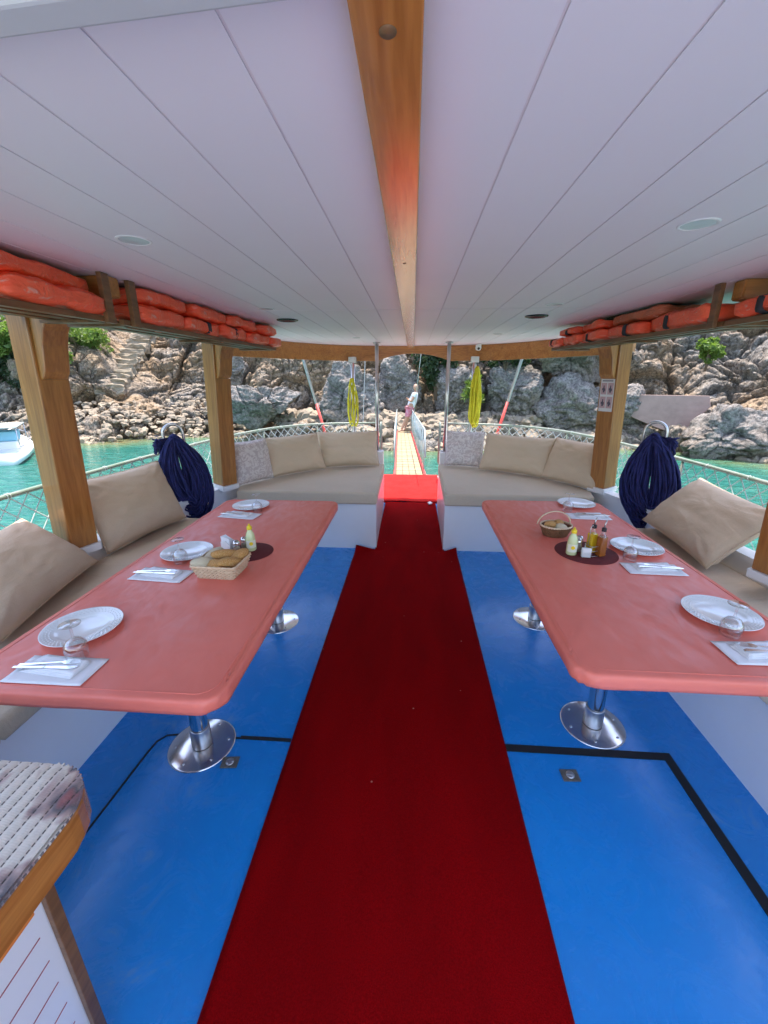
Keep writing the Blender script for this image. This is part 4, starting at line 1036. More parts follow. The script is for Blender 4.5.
# ------------------------------------------------------------------ tables
def table(x0, x1, y0, y1, legs, label, fold):
    t_ = thing('dining_table', label, 'table', ((x0+x1)/2, (y0+y1)/2, 0), 0, 'dining tables')
    cx, cy_ = (x0+x1)/2, (y0+y1)/2
    poly = resample_closed(rounded_rect(x0-cx, x1-cx, y0-cy_, y1-cy_, 0.075, 8), 420)
    corner = Vector(fold)-Vector((cx, cy_)); V = []; F = []; npz = len(poly)
    prof = [(f, 0.0, 0.72) for f in (0.03, 0.2, 0.4, 0.6, 0.75, 0.86, 0.93, 0.965)]+[(1, -0.016, 0.7195), (1, -0.008, 0.7185), (1, -0.003, 0.715), (1, 0.0, 0.709), (1, 0.0005, 0.695), (1, -0.001, 0.68), (1, -0.002, 0.668), (1, -0.02, 0.665), (0.5, 0, 0.665), (0.03, 0, 0.665)]
    for pi_, (f, off, z) in enumerate(prof):
        for (px_, py_) in poly:
            L_ = math.hypot(px_, py_); ex = max(abs(px_)-(x1-x0)/2+0.075, 0); ey = max(abs(py_)-(y1-y0)/2+0.075, 0)
            nx_, ny_ = (math.copysign(ex, px_), math.copysign(ey, py_)); l_ = math.hypot(nx_, ny_) or 1; nx_, ny_ = nx_/l_, ny_/l_
            q = Vector((px_*f+nx_*off, py_*f+ny_*off, z))
            dcor = (Vector((px_, py_))-corner).length; wc = math.exp(-(dcor/0.10)**2)
            wv = mnoise.noise(Vector((px_*6, py_*6, z*9+x0)))*0.0022+mnoise.noise(Vector((px_*22, py_*22, z*20)))*0.0008
            if 8 <= pi_ <= 14:
                k_ = wc*0.0045*math.sin(math.atan2(py_-corner.y, px_-corner.x)*9+z*60)
                q.x += nx_*(wv+k_); q.y += ny_*(wv+k_)
            if pi_ < 11: q.z += mnoise.noise(Vector((q.x*2.3, q.y*1.4, x0)))*0.0012+mnoise.noise(Vector((q.x*9, q.y*4, 3)))*0.0005+wc*0.0005*math.sin(dcor*150)*(pi_ > 5)
            V.append(q[:])
    for a_ in range(len(prof)-1):
        for k_ in range(npz): F.append((a_*npz+k_, a_*npz+(k_+1) % npz, (a_+1)*npz+(k_+1) % npz, (a_+1)*npz+k_)[::-1])
    F.append(tuple(range(npz))); F.append(tuple(range((len(prof)-1)*npz, len(prof)*npz))[::-1])
    me = bpy.data.meshes.new('tabletop'); me.from_pydata(V, [], F); me.validate()
    b = BM(); b.from_mesh(me); bmesh.ops.recalc_face_normals(b, faces=b.faces); b.to_mesh(me); b.free()
    top = obj('tabletop', me, M['vinyl'], t_, True)
    b = BM(); prism(b, rounded_rect(x0-cx+0.025, x1-cx-0.025, y0-cy_+0.025, y1-cy_-0.025, 0.06, 8), 0.655, 0.6645); obj('bounce_underside', b, M['white'], t_)  # white board added to brighten what the base plates reflect
    # raised welt of the stretched cover, a hem pleat at the corner
    b = BM(); poly2 = rounded_rect(x0-cx+0.03, x1-cx-0.03, y0-cy_+0.03, y1-cy_-0.03, 0.06, 8)
    tube(b, [(x, y, 0.7196) for x, y in poly2], 0.0022, 6, closed=True); obj('welt', b, M['vinyl'], top)
    for lx, ly in legs:
        b = BM(); lathe(b, [(0.0365, 0.10), (0.0365, 0.667)], 32); o = obj('leg', b, M['chrome'], t_, True); o.location = (lx-cx, ly-cy_, 0)
        b = BM(); lathe(b, [(0.0, 0.0062), (0.05, 0.0061), (0.139, 0.006), (0.1445, 0.0045), (0.146, 0.0)], 48)
        b2 = obj('base_plate', b, M['chrome'], o)
        b = BM(); lathe(b, [(0.044, 0.009), (0.043, 0.10), (0.0425, 0.104), (0.0375, 0.105)], 32)
        for a in (0.0,): pass
        obj('sleeve', b, M['steel'], o)
        for k in range(6):
            b = BM(); a = R(60*k+15); lathe(b, [(0.0, 0.0105), (0.004, 0.010), (0.0065, 0.0062)], 10, (0.115*math.cos(a), 0.115*math.sin(a), 0))
            obj('screw', b, M['steel'], o)
    return t_
table(-1.395, -0.535, 0.90, 2.92, ((-0.93, 1.39), (-0.90, 2.39)), 'left coral red dining table set for three, with the square bread basket', (-0.545, 0.91))
table(0.535, 1.40, 1.09, 3.03, ((0.905, 1.63), (0.885, 2.55)), 'right coral red dining table set for three, with the oil bottles', (0.55, 1.105))
ZT = 0.7205
# ------------------------------------------------------------------ tableware
def make_plate():
    t_ = thing('plate', '', 'plate', group='plates')
    b = BM(); lathe(b, [(0.0, 0.006), (0.070, 0.006), (0.080, 0.010), (0.088, 0.013), (0.125, 0.018), (0.128, 0.0195), (0.1285, 0.017), (0.085, 0.008), (0.068, 0.001), (0.06, 0.0), (0.0, 0.002)], 64)
    obj('dish', b, M['plate'], t_)
    b = BM()
    for k in range(48):
        for rr in (0.098, 0.107, 0.116):
            a = 2*math.pi*(k+(0.5 if rr == 0.107 else 0))/48
            lathe(b, [(0.0, 0.0012), (0.002, 0.0009), (0.003, -0.0004)], 6, (rr*math.cos(a), rr*math.sin(a), 0.0138+(rr-0.088)*0.135))
    obj('embossed_rim', b, M['plate'], t_)
    return t_
def make_glass():
    t_ = thing('wine_glass', '', 'glass', group='upturned glasses')
    # stands upside down: rim at z=0, foot at the top
    b = BM()
    prof = [(0.030, 0.0), (0.0335, 0.02), (0.035, 0.035), (0.032, 0.052), (0.020, 0.066), (0.006, 0.073), (0.0038, 0.082), (0.0038, 0.112), (0.006, 0.118), (0.020, 0.1205), (0.031, 0.1225), (0.031, 0.1245), (0.0, 0.1250)]
    inner = [(0.0285, 0.0), (0.032, 0.02), (0.0335, 0.035), (0.0305, 0.051), (0.018, 0.063), (0.0, 0.067)]
    lathe(b, inner[::-1]+prof, 36); bmesh.ops.recalc_face_normals(b, faces=b.faces)
    obj('bowl', b, M['glass'], t_)
    return t_
def make_cutlery():
    k = thing('knife', '', 'knife', group='knives')
    b = BM(); box(b, -0.10, 0.0, -0.0055, 0.0055, 0, 0.004, 0.0015); obj('handle', b, M['cutlery'], k)
    b = BM(); prism(b, [(0.0, -0.004), (0.085, -0.009), (0.10, -0.003), (0.102, 0.006), (0.0, 0.005)], 0.0012, 0.0028); obj('blade', b, M['cutlery'], k)
    f = thing('fork', '', 'fork', group='forks')
    b = BM(); prism(b, [(-0.10, -0.006), (-0.10, 0.006), (0.0, 0.003), (0.03, 0.003), (0.03, -0.003), (0.0, -0.003)][::-1], 0.0, 0.0028); obj('handle', b, M['cutlery'], f)
    b = BM(); prism(b, [(0.03, -0.003), (0.042, -0.0115), (0.056, -0.0115), (0.056, 0.0115), (0.042, 0.0115), (0.03, 0.003)], 0.0004, 0.0028)
    for j in range(4): y = -0.0098+j*0.0065; prism(b, [(0.056, y-0.0016), (0.088, y-0.0011), (0.088, y+0.0011), (0.056, y+0.0016)], 0.0004, 0.0026)
    obj('head', b, M['cutlery'], f)
    return k, f
def make_napkins():
    p_ = None
    b = BM(); nx, ny = 14, 8; vv = []
    for j in range(ny+1):
        for i in range(nx+1):
            x = (i/nx-0.5)*0.26; y = (j/ny-0.5)*0.125
            vv.append(b.verts.new((x, y, 0.0022+0.0015*mnoise.noise(Vector((x*18, y*18, 1)))+0.004*max(0, abs(i/nx-0.5)*2-0.85))))
    for j in range(ny):
        for i in range(nx): a = j*(nx+1)+i; b.faces.new((vv[a], vv[a+1], vv[a+nx+2], vv[a+nx+1]))
    me = bpy.data.meshes.new('paper_mat'); b.to_mesh(me); b.free()
    pm = obj('paper_mat', me, M['paper'], None, True); md = pm.modifiers.new('t', 'SOLIDIFY'); md.thickness = 0.001; md.offset = 1
    tag(pm, '', 'paper mat', 'paper mats')
    fn = thing('folded_napkin', '', 'napkin', group='folded napkins')
    for k in range(3):
        b = BM(); vv = []; nx, ny = 12, 6
        for j in range(ny+1):
            for i in range(nx+1):
                x = (i/nx-0.5)*(0.185-0.012*k); y = (j/ny-0.5)*(0.08-0.008*k)+0.003*k
                z = 0.001+k*0.0018+0.005*(j/ny)*(k/2.0)+0.0035*mnoise.noise(Vector((x*22, y*22, k*4)))*(0.4+k*0.3)
                vv.append(b.verts.new((x+0.004*k, y, max(0.0004+0.0013*k, z))))
        for j in range(ny):
            for i in range(nx): a = j*(nx+1)+i; b.faces.new((vv[a], vv[a+1], vv[a+nx+2], vv[a+nx+1]))
        o = obj('fold', b, M['paper'], fn, True); md = o.modifiers.new('t', 'SOLIDIFY'); md.thickness = 0.001; md.offset = 1
    return pm, fn
plate0, glass0 = make_plate(), make_glass(); knife0, fork0 = make_cutlery(); mat0, nap0 = make_napkins()
first = set()
def put(o0, loc, rz, label):
    if o0.name not in first:
        first.add(o0.name); o = o0; o.location = loc; o.rotation_euler = (0, 0, rz)
    else: o = dup(o0, loc, rz)
    o['label'] = label; return o
SET = [  # plate, glass, mat centre, mat rotation, description
 ((-1.19, 1.215), (-1.085, 1.062), (-1.105, 0.997), 0, 'at the near end of the left table', -1),
 ((-1.165, 1.90), (-1.142, 1.795), (-1.155, 1.65), -4, 'in the middle of the left table', -1),
 ((-1.14, 2.725), (-1.056, 2.625), (-1.14, 2.525), -8, 'at the far end of the left table', -1),
 ((1.212, 1.47), (1.152, 1.335), (1.19, 1.235), 2, 'at the near end of the right table', 1),
 ((1.225, 2.125), (1.122, 1.985), (1.175, 1.87), -2, 'in the middle of the right table', 1),
 ((1.205, 2.93), (1.095, 2.79), (1.185, 2.66), -3, 'at the far end of the right table', 1)]
for i, (pl, gl, mt_, rz, ds, s) in enumerate(SET):
    put(plate0, (pl[0], pl[1], ZT), R(i*31), 'white plate with beaded rim '+ds)
    put(mat0, (mt_[0], mt_[1], ZT), R(rz), 'white paper mat '+ds)
    put(nap0, (mt_[0]+s*0.01, mt_[1]+0.012, ZT+0.0042), R(rz+6*s), 'crumpled white folded napkin '+ds)
    put(glass0, (gl[0], gl[1], ZT+(0.0045 if i in (0, 3) else 0.0)), R(i*50), 'small wine glass upside down '+ds)
    put(knife0, (mt_[0]+s*0.035, mt_[1]-0.002, ZT+0.0115), R(rz+(178 if s > 0 else 4)), 'table knife on the napkin '+ds)
    put(fork0, (mt_[0]+s*0.028, mt_[1]+0.020, ZT+0.0115), R(rz+(171 if s > 0 else 10)), 'fork on the napkin '+ds)

# felt mats
for x, y, r_, lb in ((-0.85, 1.945, 0.125, 'left'), (0.935, 2.06, 0.155, 'right')):
    b = BM(); lathe(b, [(0.0, 0.003), (r_-0.003, 0.003), (r_, 0.0015), (r_, 0.0)], 56); o = obj('round_mat', b, M['matred']); o.location = (x, y, ZT)
    tag(o, 'round maroon mat on the %s table' % lb, 'mat', 'round mats')
# baskets
def weave(b, ring, z0, z1, flare, rows, r_, mi=0):
    n = len(ring); c_ = Vector((sum(p[0] for p in ring)/n, sum(p[1] for p in ring)/n))
    for k in range(rows):
        f = k/(rows-1); z = z0+(z1-z0)*f; sc_ = 1+flare*f; pts_ = []
        for i, p in enumerate(ring):
            d = Vector((p[0], p[1]))-c_; dl = d.length; wob = 0.0034*(1 if (i+k) % 2 else -1)
            q = c_+d*sc_+d/dl*wob; pts_.append((q.x, q.y, z))
        tube(b, pts_, r_, 5, closed=True)
def basket(loc, rz, poly, h, flare, matw, matrim, label, handle=False):
    t_ = thing('bread_basket', label, 'basket', loc, rz, 'bread baskets')
    ring = resample_closed(poly, 72)
    b = BM(); weave(b, ring, 0.005, h-0.002, flare, 9, 0.0033); obj('woven_side', b, matw, t_)
    b = BM()
    for i in range(0, 72, 2):
        p = ring[i]; tube(b, [(p[0], p[1], 0.002), (p[0]*(1+flare), p[1]*(1+flare), h)], 0.0022, 5)
    obj('stakes', b, matw, t_)
    b = BM(); prism(b, poly, 0.0, 0.004); obj('bottom', b, matw, t_)
    b = BM(); sc_ = 1+flare*1.03
    for dz, ph in ((0, 0), (0, 1.57)):
        tube(b, [(p[0]*sc_, p[1]*sc_, h+0.003+0.003*math.sin(i*1.4+ph*2)) for i, p in enumerate(ring)], 0.0042, 6, closed=True)
    obj('rim', b, matrim, t_)
    if handle:
        b = BM(); pts_ = [(0.10*math.cos(a), 0.03, h+0.075*math.sin(a)) for a in np.linspace(0, math.pi, 20)]
        tube(b, pts_, 0.004, 6); obj('handle', b, matrim, t_)
    return t_
basket((-0.885, 1.705, ZT), R(-3), rounded_rect(-0.088, 0.088, -0.075, 0.075, 0.015, 3), 0.062, 0.22, M['wicker'], M['wicker'], 'square pale wicker basket of bread on the left table')
basket((0.855, 2.31, ZT+0.0), R(8), [(0.066*math.cos(a), 0.054*math.sin(a)) for a in np.linspace(0, 2*math.pi, 24, endpoint=False)], 0.06, 0.35, M['wicker_dark'], M['wicker'], 'dark oval basket of bread with a pale rim on the right table', True)
def loaf(loc, size, rot, seed, label, mat=None):
    me = rock_mesh('bread_roll', (1, 1, 1), seed, 3, 1, 0.05)
    o = obj('bread_roll', me, mat or M['bread'], None, True); o.location = loc; o.scale = size; o.rotation_euler = rot
    tag(o, label, 'bread', 'pieces of bread'); return o
BR = [((-0.955, 1.665, .055), (.045, .032, .024), 20, 'left front piece of bread in the square basket'), ((-0.895, 1.655, .052), (.040, .026, .022), -30, 'front middle piece of bread in the square basket'),
      ((-0.83, 1.67, .058), (.050, .024, .022), 50, 'right front piece of bread in the square basket'), ((-0.935, 1.735, .062), (.050, .026, .024), 70, 'left back piece of bread in the square basket'),
      ((-0.87, 1.73, .072), (.058, .024, .022), 35, 'long golden piece of bread on top in the square basket'), ((-0.815, 1.745, .060), (.046, .024, .022), 62, 'right back piece of bread in the square basket')]
for i, (p_, s_, rz, lb) in enumerate(BR): loaf((p_[0], p_[1], ZT+p_[2]+0.008), tuple(q*1.25 for q in s_), (R(12), R(14*(-1)**i), R(rz)), 200+i, lb, M['crumb'] if i in (0, 3) else M['bread'])
BR = [((0.822, 2.305, .060), (.042, .030, .028), 20, 'left piece of bread in the oval basket'), ((0.875, 2.28, .056), (.036, .028, .024), -30, 'front piece of bread in the oval basket'), ((0.878, 2.335, .064), (.036, .027, .024), 40, 'back piece of bread in the oval basket')]
for i, (p_, s_, rz, lb) in enumerate(BR): loaf((p_[0], p_[1], ZT+p_[2]), s_, (R(8), R(6), R(rz)), 220+i, lb, M['crumb'] if i == 1 else M['bread'])
# condiments
def lemon_bottle(loc, rz, label):
    t_ = thing('lemon_bottle', label, 'bottle', loc, rz, 'lemon juice bottles')
    b = BM(); lathe(b, [(0.0, 0.0), (0.024, 0.001), (0.0265, 0.006), (0.0265, 0.05), (0.0235, 0.08), (0.019, 0.098), (0.0115, 0.112), (0.011, 0.118)], 28); obj('bottle_body', b, M['lemon'], t_)
    b = BM(); lathe(b, [(0.0125, 0.118), (0.0135, 0.12), (0.0135, 0.134), (0.009, 0.137), (0.0055, 0.138), (0.005, 0.148), (0.0, 0.149)], 24); obj('cap', b, M['yellowcap'], t_)
    b = BM(); n_ = 16
    r0 = []; r1 = []
    for k in range(n_+1):
        a = R(-150+120*k/n_); r0.append(b.verts.new((0.0270*math.cos(a), 0.0270*math.sin(a), 0.02))); r1.append(b.verts.new((0.0270*math.cos(a), 0.0270*math.sin(a), 0.062)))
    for k in range(n_): b.faces.new((r0[k], r0[k+1], r1[k+1], r1[k]))
    l_ = obj('bottle_label', b, M['labelp'], t_)
    b = BM(); lathe(b, [(0, 0), (0.010, 0)], 18); o = obj('lemon_print', b, M['yellowcap'], l_); o.location = (0, -0.0276, 0.045); o.rotation_euler = (R(90), 0, 0)
    return t_
lemon_bottle((-0.845, 1.965, ZT+.003), R(25), 'yellow-capped lemon juice bottle on the left table')
lemon_bottle((0.845, 2.025, ZT+.003), R(-10), 'yellow-capped lemon juice bottle on the right table')
def shaker(loc, label, metal=True):
    t_ = thing('shaker', label, 'shaker', loc, 0, 'salt and pepper shakers')
    b = BM(); lathe(b, [(0.0, 0.0), (0.018, 0.001), (0.020, 0.006), (0.018, 0.045), (0.0155, 0.05)], 20); obj('jar', b, M['whiteplastic'] if not metal else M['glass'], t_)
    b = BM(); lathe(b, [(0.0, 0.003), (0.0155, 0.003), (0.015, 0.034), (0, 0.034)], 16); obj('contents', b, simple('ground_spice', (0.35, 0.28, 0.20) if metal else (0.8, 0.8, 0.8), 0.9), t_)
    b = BM(); lathe(b, [(0.0175, 0.05), (0.018, 0.060), (0.013, 0.069), (0.0, 0.072)], 20); obj('lid', b, M['chrome'], t_)
shaker((-0.905, 1.92, ZT+.003), 'glass shaker with steel lid, front one on the left table'); shaker((-0.885, 1.972, ZT+.003), 'glass shaker with steel lid, back one on the left table')
shaker((0.892, 2.065, ZT+.003), 'glass shaker with steel lid, left one on the right table'); shaker((0.915, 2.11, ZT+.003), 'glass shaker with steel lid, right one on the right table')
def napkin_holder(loc, rz, label):
    t_ = thing('napkin_holder', label, 'napkin holder', loc, rz, 'napkin holders')
    b = BM(); box(b, -0.045, 0.045, -0.018, 0.018, 0, 0.004, 0.001)
    for y in (-0.018, 0.015): prism(b, [(-0.045, 0), (0.045, 0), (0.045, 0.045), (0.0, 0.06), (-0.045, 0.045)], y, y+0.003, M4=Matrix(((1, 0, 0, 0), (0, 0, 1, 0), (0, 1, 0, 0), (0, 0, 0, 1))))
    bmesh.ops.recalc_face_normals(b, faces=b.faces); obj('holder', b, M['steel'] if rz > 0 else M['whiteplastic'], t_)
    for k in range(5):
        b = BM(); M4 = Matrix.Rotation(R(-6+3*k), 4, 'Y') @ Matrix(((1, 0, 0, 0), (0, 0, 1, 0), (0, 1, 0, 0), (0, 0, 0, 1)))
        prism(b, [(-0.042, 0.006), (0.042, 0.006), (0.042, 0.075), (-0.042, 0.078)], -0.012+k*0.0045, -0.0095+k*0.0045, M4=M4); bmesh.ops.recalc_face_normals(b, faces=b.faces); obj('paper_napkin', b, M['paper'], t_)
napkin_holder((-0.965, 1.955, ZT+.0), R(-35), 'fan of white paper napkins in a holder on the left table')
# sugar/toothpick box front of right caddy
t_ = thing('toothpick_box', 'small clear box of white paper sachets in front of the oil bottles', 'box', (0.905, 1.99, ZT+.003), R(-6))
b = BM(); box(b, -0.026, 0.026, -0.014, 0.014, 0.0, 0.03, 0.002); obj('tray', b, M['glass'], t_)
b = BM()
for k in range(5): box(b, -0.021, 0.021, -0.011+k*0.0045, -0.008+k*0.0045, 0.003, 0.047+0.003*(k % 2))
obj('sachet', b, M['paper'], t_)
def oil_bottle(loc, label, liquid):
    t_ = thing('oil_bottle', label, 'bottle', loc, R(20), 'oil and vinegar bottles')
    b = BM(); h = 0.019
    for zz, s_ in (): pass
    box(b, -h, h, -h, h, 0.0, 0.105, 0.006, 3); obj('bottle_body', b, M[liquid], t_)
    b = BM(); lathe(b, [(0.018, 0.103), (0.014, 0.115), (0.0095, 0.120), (0.0095, 0.138)], 20); obj('neck', b, M['glass'], t_)
    b = BM(); lathe(b, [(0.0115, 0.134), (0.012, 0.15), (0.007, 0.153), (0.0, 0.154)], 18); obj('stopper', b, M['black'], t_)
    b = BM(); tube(b, [(0, 0, 0.152), (0.001, 0, 0.17), (0.008, 0, 0.192)], [0.004, 0.0035, 0.003], 8); obj('spout', b, M['steel'], t_)
oil_bottle((0.955, 2.055, ZT+.006), 'square bottle of golden olive oil with a pouring spout', 'oil_y')
oil_bottle((0.985, 2.01, ZT+.006), 'square bottle of brown vinegar with a pouring spout', 'oil_b')
t_ = thing('bottle_caddy', 'steel wire caddy round the two pouring bottles on the right table', 'caddy', (0.968, 2.033, ZT+.003), R(20))
b = BM(); rp = rounded_rect(-0.05, 0.05, -0.028, 0.028, 0.012, 4)
for z in (0.002, 0.03, 0.055): tube(b, [(x, y, z) for x, y in rp], 0.0014, 6, closed=True)
for i in range(0, len(rp), 3): tube(b, [(rp[i][0], rp[i][1], 0.002), (rp[i][0], rp[i][1], 0.055)], 0.0014, 6)
obj('frame', b, M['steel'], t_)
b = BM(); tube(b, [(-0.05, 0, 0.055), (-0.05, 0, 0.15), (-0.04, 0, 0.165), (-0.03, 0, 0.15)], 0.0018, 6); obj('handle', b, M['steel'], t_)

# ------------------------------------------------------------------ rails, nets
def rail_side(s, label):
    t_ = thing('safety_rail', label, 'railing', (0, 0, 0), 0, 'safety rails')
    base = [(x, y) for x, y in RAILL]
    def zt(y): return 0.955+0.025*max(0, min(1, (y-3)/3))
    top = arc_pts([(s*-x, y, zt(y)) for x, y in base], 0.12)
    top = [Vector(p) for p in top]
    b = BM(); tube(b, top, 0.015, 10); obj('top_rail', b, M['railpaint'], t_, True)
    L = [0]
    for a, c_ in zip(top, top[1:]): L.append(L[-1]+(c_-a).length)
    def at(d):
        d = max(0, min(L[-1]-1e-6, d)); i = max(0, min(len(L)-2, int(np.searchsorted(L, d, side='right'))-1))
        return top[i].lerp(top[i+1], (d-L[i])/(L[i+1]-L[i]))
    k = 0; d = L[-1]-0.01
    while d > 0:
        p = at(d); b = BM(); tube(b, [(p.x, p.y, 0.30), (p.x, p.y, p.z-0.012)], 0.011, 8); obj('stanchion', b, M['railpaint'], t_, True); d -= 0.86
    # net: two families of diagonal cords, sagging a little
    b = BM(); hgt = 0.62; sp = 0.115; nseg = 7
    nK = int(L[-1]/sp)
    for fam in (1, -1):
        for k in range(-6, nK+6):
            pts_ = []
            for j in range(nseg+1):
                f = j/nseg; dd = k*sp+(f*0.60 if fam > 0 else (1-f)*0.60)
                if dd < 0 or dd > L[-1]: continue
                p = at(dd); sag = 0.03*math.sin(math.pi*f)*(-1)
                pts_.append((p.x*(1+sag*0.3)+0.008*math.sin(dd*7+j), p.y, p.z-0.01-hgt*f+0.010*math.sin(dd*3.3+f*4)))
            if len(pts_) > 1: tube(b, pts_, 0.0042, 4, cap=False)
    obj('net', b, M['net'], t_)
    # lashing round the top rail
    dd = L[-1]-0.3-0.19*26
    while dd < L[-1]-0.2:
        b = BM()
        p = at(dd); q = at(dd+0.02); tg = (q-p).normalized(); u = Vector((0, 0, 1)); v = tg.cross(u)
        tube(b, [p+(u*math.cos(a)+v*math.sin(a))*0.0175+tg*(a*0.003) for a in np.linspace(0, 2*math.pi*1.6, 12)], 0.003, 4, cap=False); dd += 0.38
        obj('lashing', b, M['net'], t_)
    return t_
rail_side(-1, 'pale green tube railing with white netting along the left side and bow')
rail_side(1, 'pale green tube railing with white netting along the right side and bow')
# gate posts at bow opening
for s, x in ((-1, -0.49), (1, 0.44)):
    t_ = thing('gate_post', 'slim green tube post at the %s side of the bow gate' % ('left' if s < 0 else 'right'), 'post', (x, 6.5, 0), 0, 'bow gate posts')
    b = BM(); tube(b, [(0, 0, 0.30), (0, 0, 0.88), (0.0, 0.03, 0.93), (0, 0.09, 0.93), (0, 0.12, 0.88), (0, 0.12, 0.30)], 0.017, 10); obj('hoop', b, M['railpaint'], t_, True)

# steel poles
def pole(x, y, z0, z1, r_, label, col_y=True):
    t_ = thing('steel_pole', label, 'pole', (x, y, 0), 0, 'steel poles at the bow')
    b = BM(); tube(b, [(0, 0, z0), (0, 0, z1)], r_, 16); obj('tube', b, M['steel'], t_, True)
    for z in (z0, z1-0.008):
        b = BM(); lathe(b, [(r_, z), (r_*2.1, z), (r_*2.1, z+0.008), (r_, z+0.008)], 24); obj('flange', b, M['steel'], t_)
    return t_
pole(-0.435, 5.17, 0.722, 1.995, 0.022, 'steel pole left of the bow opening, standing on the bulwark end block')
pole(0.415, 5.17, 0.722, 1.995, 0.022, 'steel pole right of the bow opening, standing on the bulwark end block')
pole(-0.79, 5.62, 0.30, 1.83, 0.026, 'steel pole with the green-yellow rope, left of the bow opening')
pole(0.78, 5.60, 0.30, 1.83, 0.026, 'steel pole with the bright yellow rope, right of the bow opening')
for x, y in ((-0.79, 5.62), (0.78, 5.60)):
    b = BM(); box(b, x-0.05, x+0.05, y-0.035, y+0.035, 1.785, 1.86, 0.004); tag(obj('pole_clamp', b, M['steel']), 'square steel clamp on the front board, %s' % ('left' if x < 0 else 'right'), 'clamp', 'pole clamps')
def hank(x, y, z0, z1, wd, n, r_, name, label, mat, seed, tail=0.0):
    rnd = random.Random(seed); b = BM()
    for k in range(n):
        ph = rnd.uniform(-1, 1); w_ = wd*rnd.uniform(0.5, 1.0); zb = z0+rnd.uniform(0, 0.12)*(z1-z0); zt_ = z1-rnd.uniform(0, 0.03)
        off = rnd.uniform(-1, 1)*wd*0.4; yy = y-0.045+rnd.uniform(-0.03, 0.02); pts_ = []
        for a in np.linspace(0, 2*math.pi, 26, endpoint=False):
            ca, sa = math.cos(a), math.sin(a)
            zz = (zb+zt_)/2+(zt_-zb)/2*ca
            tp = 0.35+0.65*max(0.0, (zt_-zz)/(zt_-zb))**0.6
            pts_.append((x+off*tp+w_*sa*tp*0.5+0.006*math.sin(a*5+k), yy+0.01*math.sin(a*3+k), zz))
        tube(b, pts_, r_, 6, closed=True)
    o = obj(name, b, mat); tag(o, label, 'rope', 'yellow ropes'); return o
hank(-0.80, 5.60, 0.98, 1.60, 0.14, 5, 0.008, 'rope_hank', 'thin green-yellow rope looped on the left steel pole', M['yrope'], 1)
hank(0.80, 5.57, 0.98, 1.74, 0.12, 15, 0.010, 'rope_hank', 'thick bright yellow rope hank on the right steel pole', M['yrope'], 2)
# slanting two-colour poles
for s, p0, p1, lb in ((-1, (-1.235, 5.93, 0.74), (-1.56, 5.90, 2.02), 'left'), (1, (1.19, 5.93, 0.78), (1.49, 5.90, 2.05), 'right')):
    p0, p1 = Vector(p0), Vector(p1); t_ = thing('flag_pole', 'slanting pole with white top and red lower half at the %s bow' % lb, 'pole', (0, 0, 0), 0, 'slanting bow poles')
    mid = p0.lerp(p1, 0.40); b = BM(); tube(b, [p0-(p1-p0)*0.3, mid], 0.020, 12); obj('red_section', b, M['red_paint'], t_, True)
    b = BM(); tube(b, [mid, p0+(p1-p0)*1.6], 0.020, 12); obj('white_section', b, M['whitepaint'], t_, True)
# thin stays
for pts_, lb in (([(-0.72, 6.2, 0.3), (-0.735, 6.2, 0.9), (-0.69, 6.2, 1.85), (-0.66, 6.2, 2.6)], 'left'), ([(0.16, 6.55, 1.4), (0.17, 6.55, 2.7)], 'middle')):
    b = BM()
    if lb == 'middle': pts_ = [(0.03, 9.8, 0.65), (0.10, 8.4, 1.6), (0.19, 6.6, 2.7)]
    tube(b, pts_, 0.006, 6); tag(obj('stay_rope', b, M['net']), 'thin white %s stay line hanging at the bow' % lb, 'rope', 'stay lines')

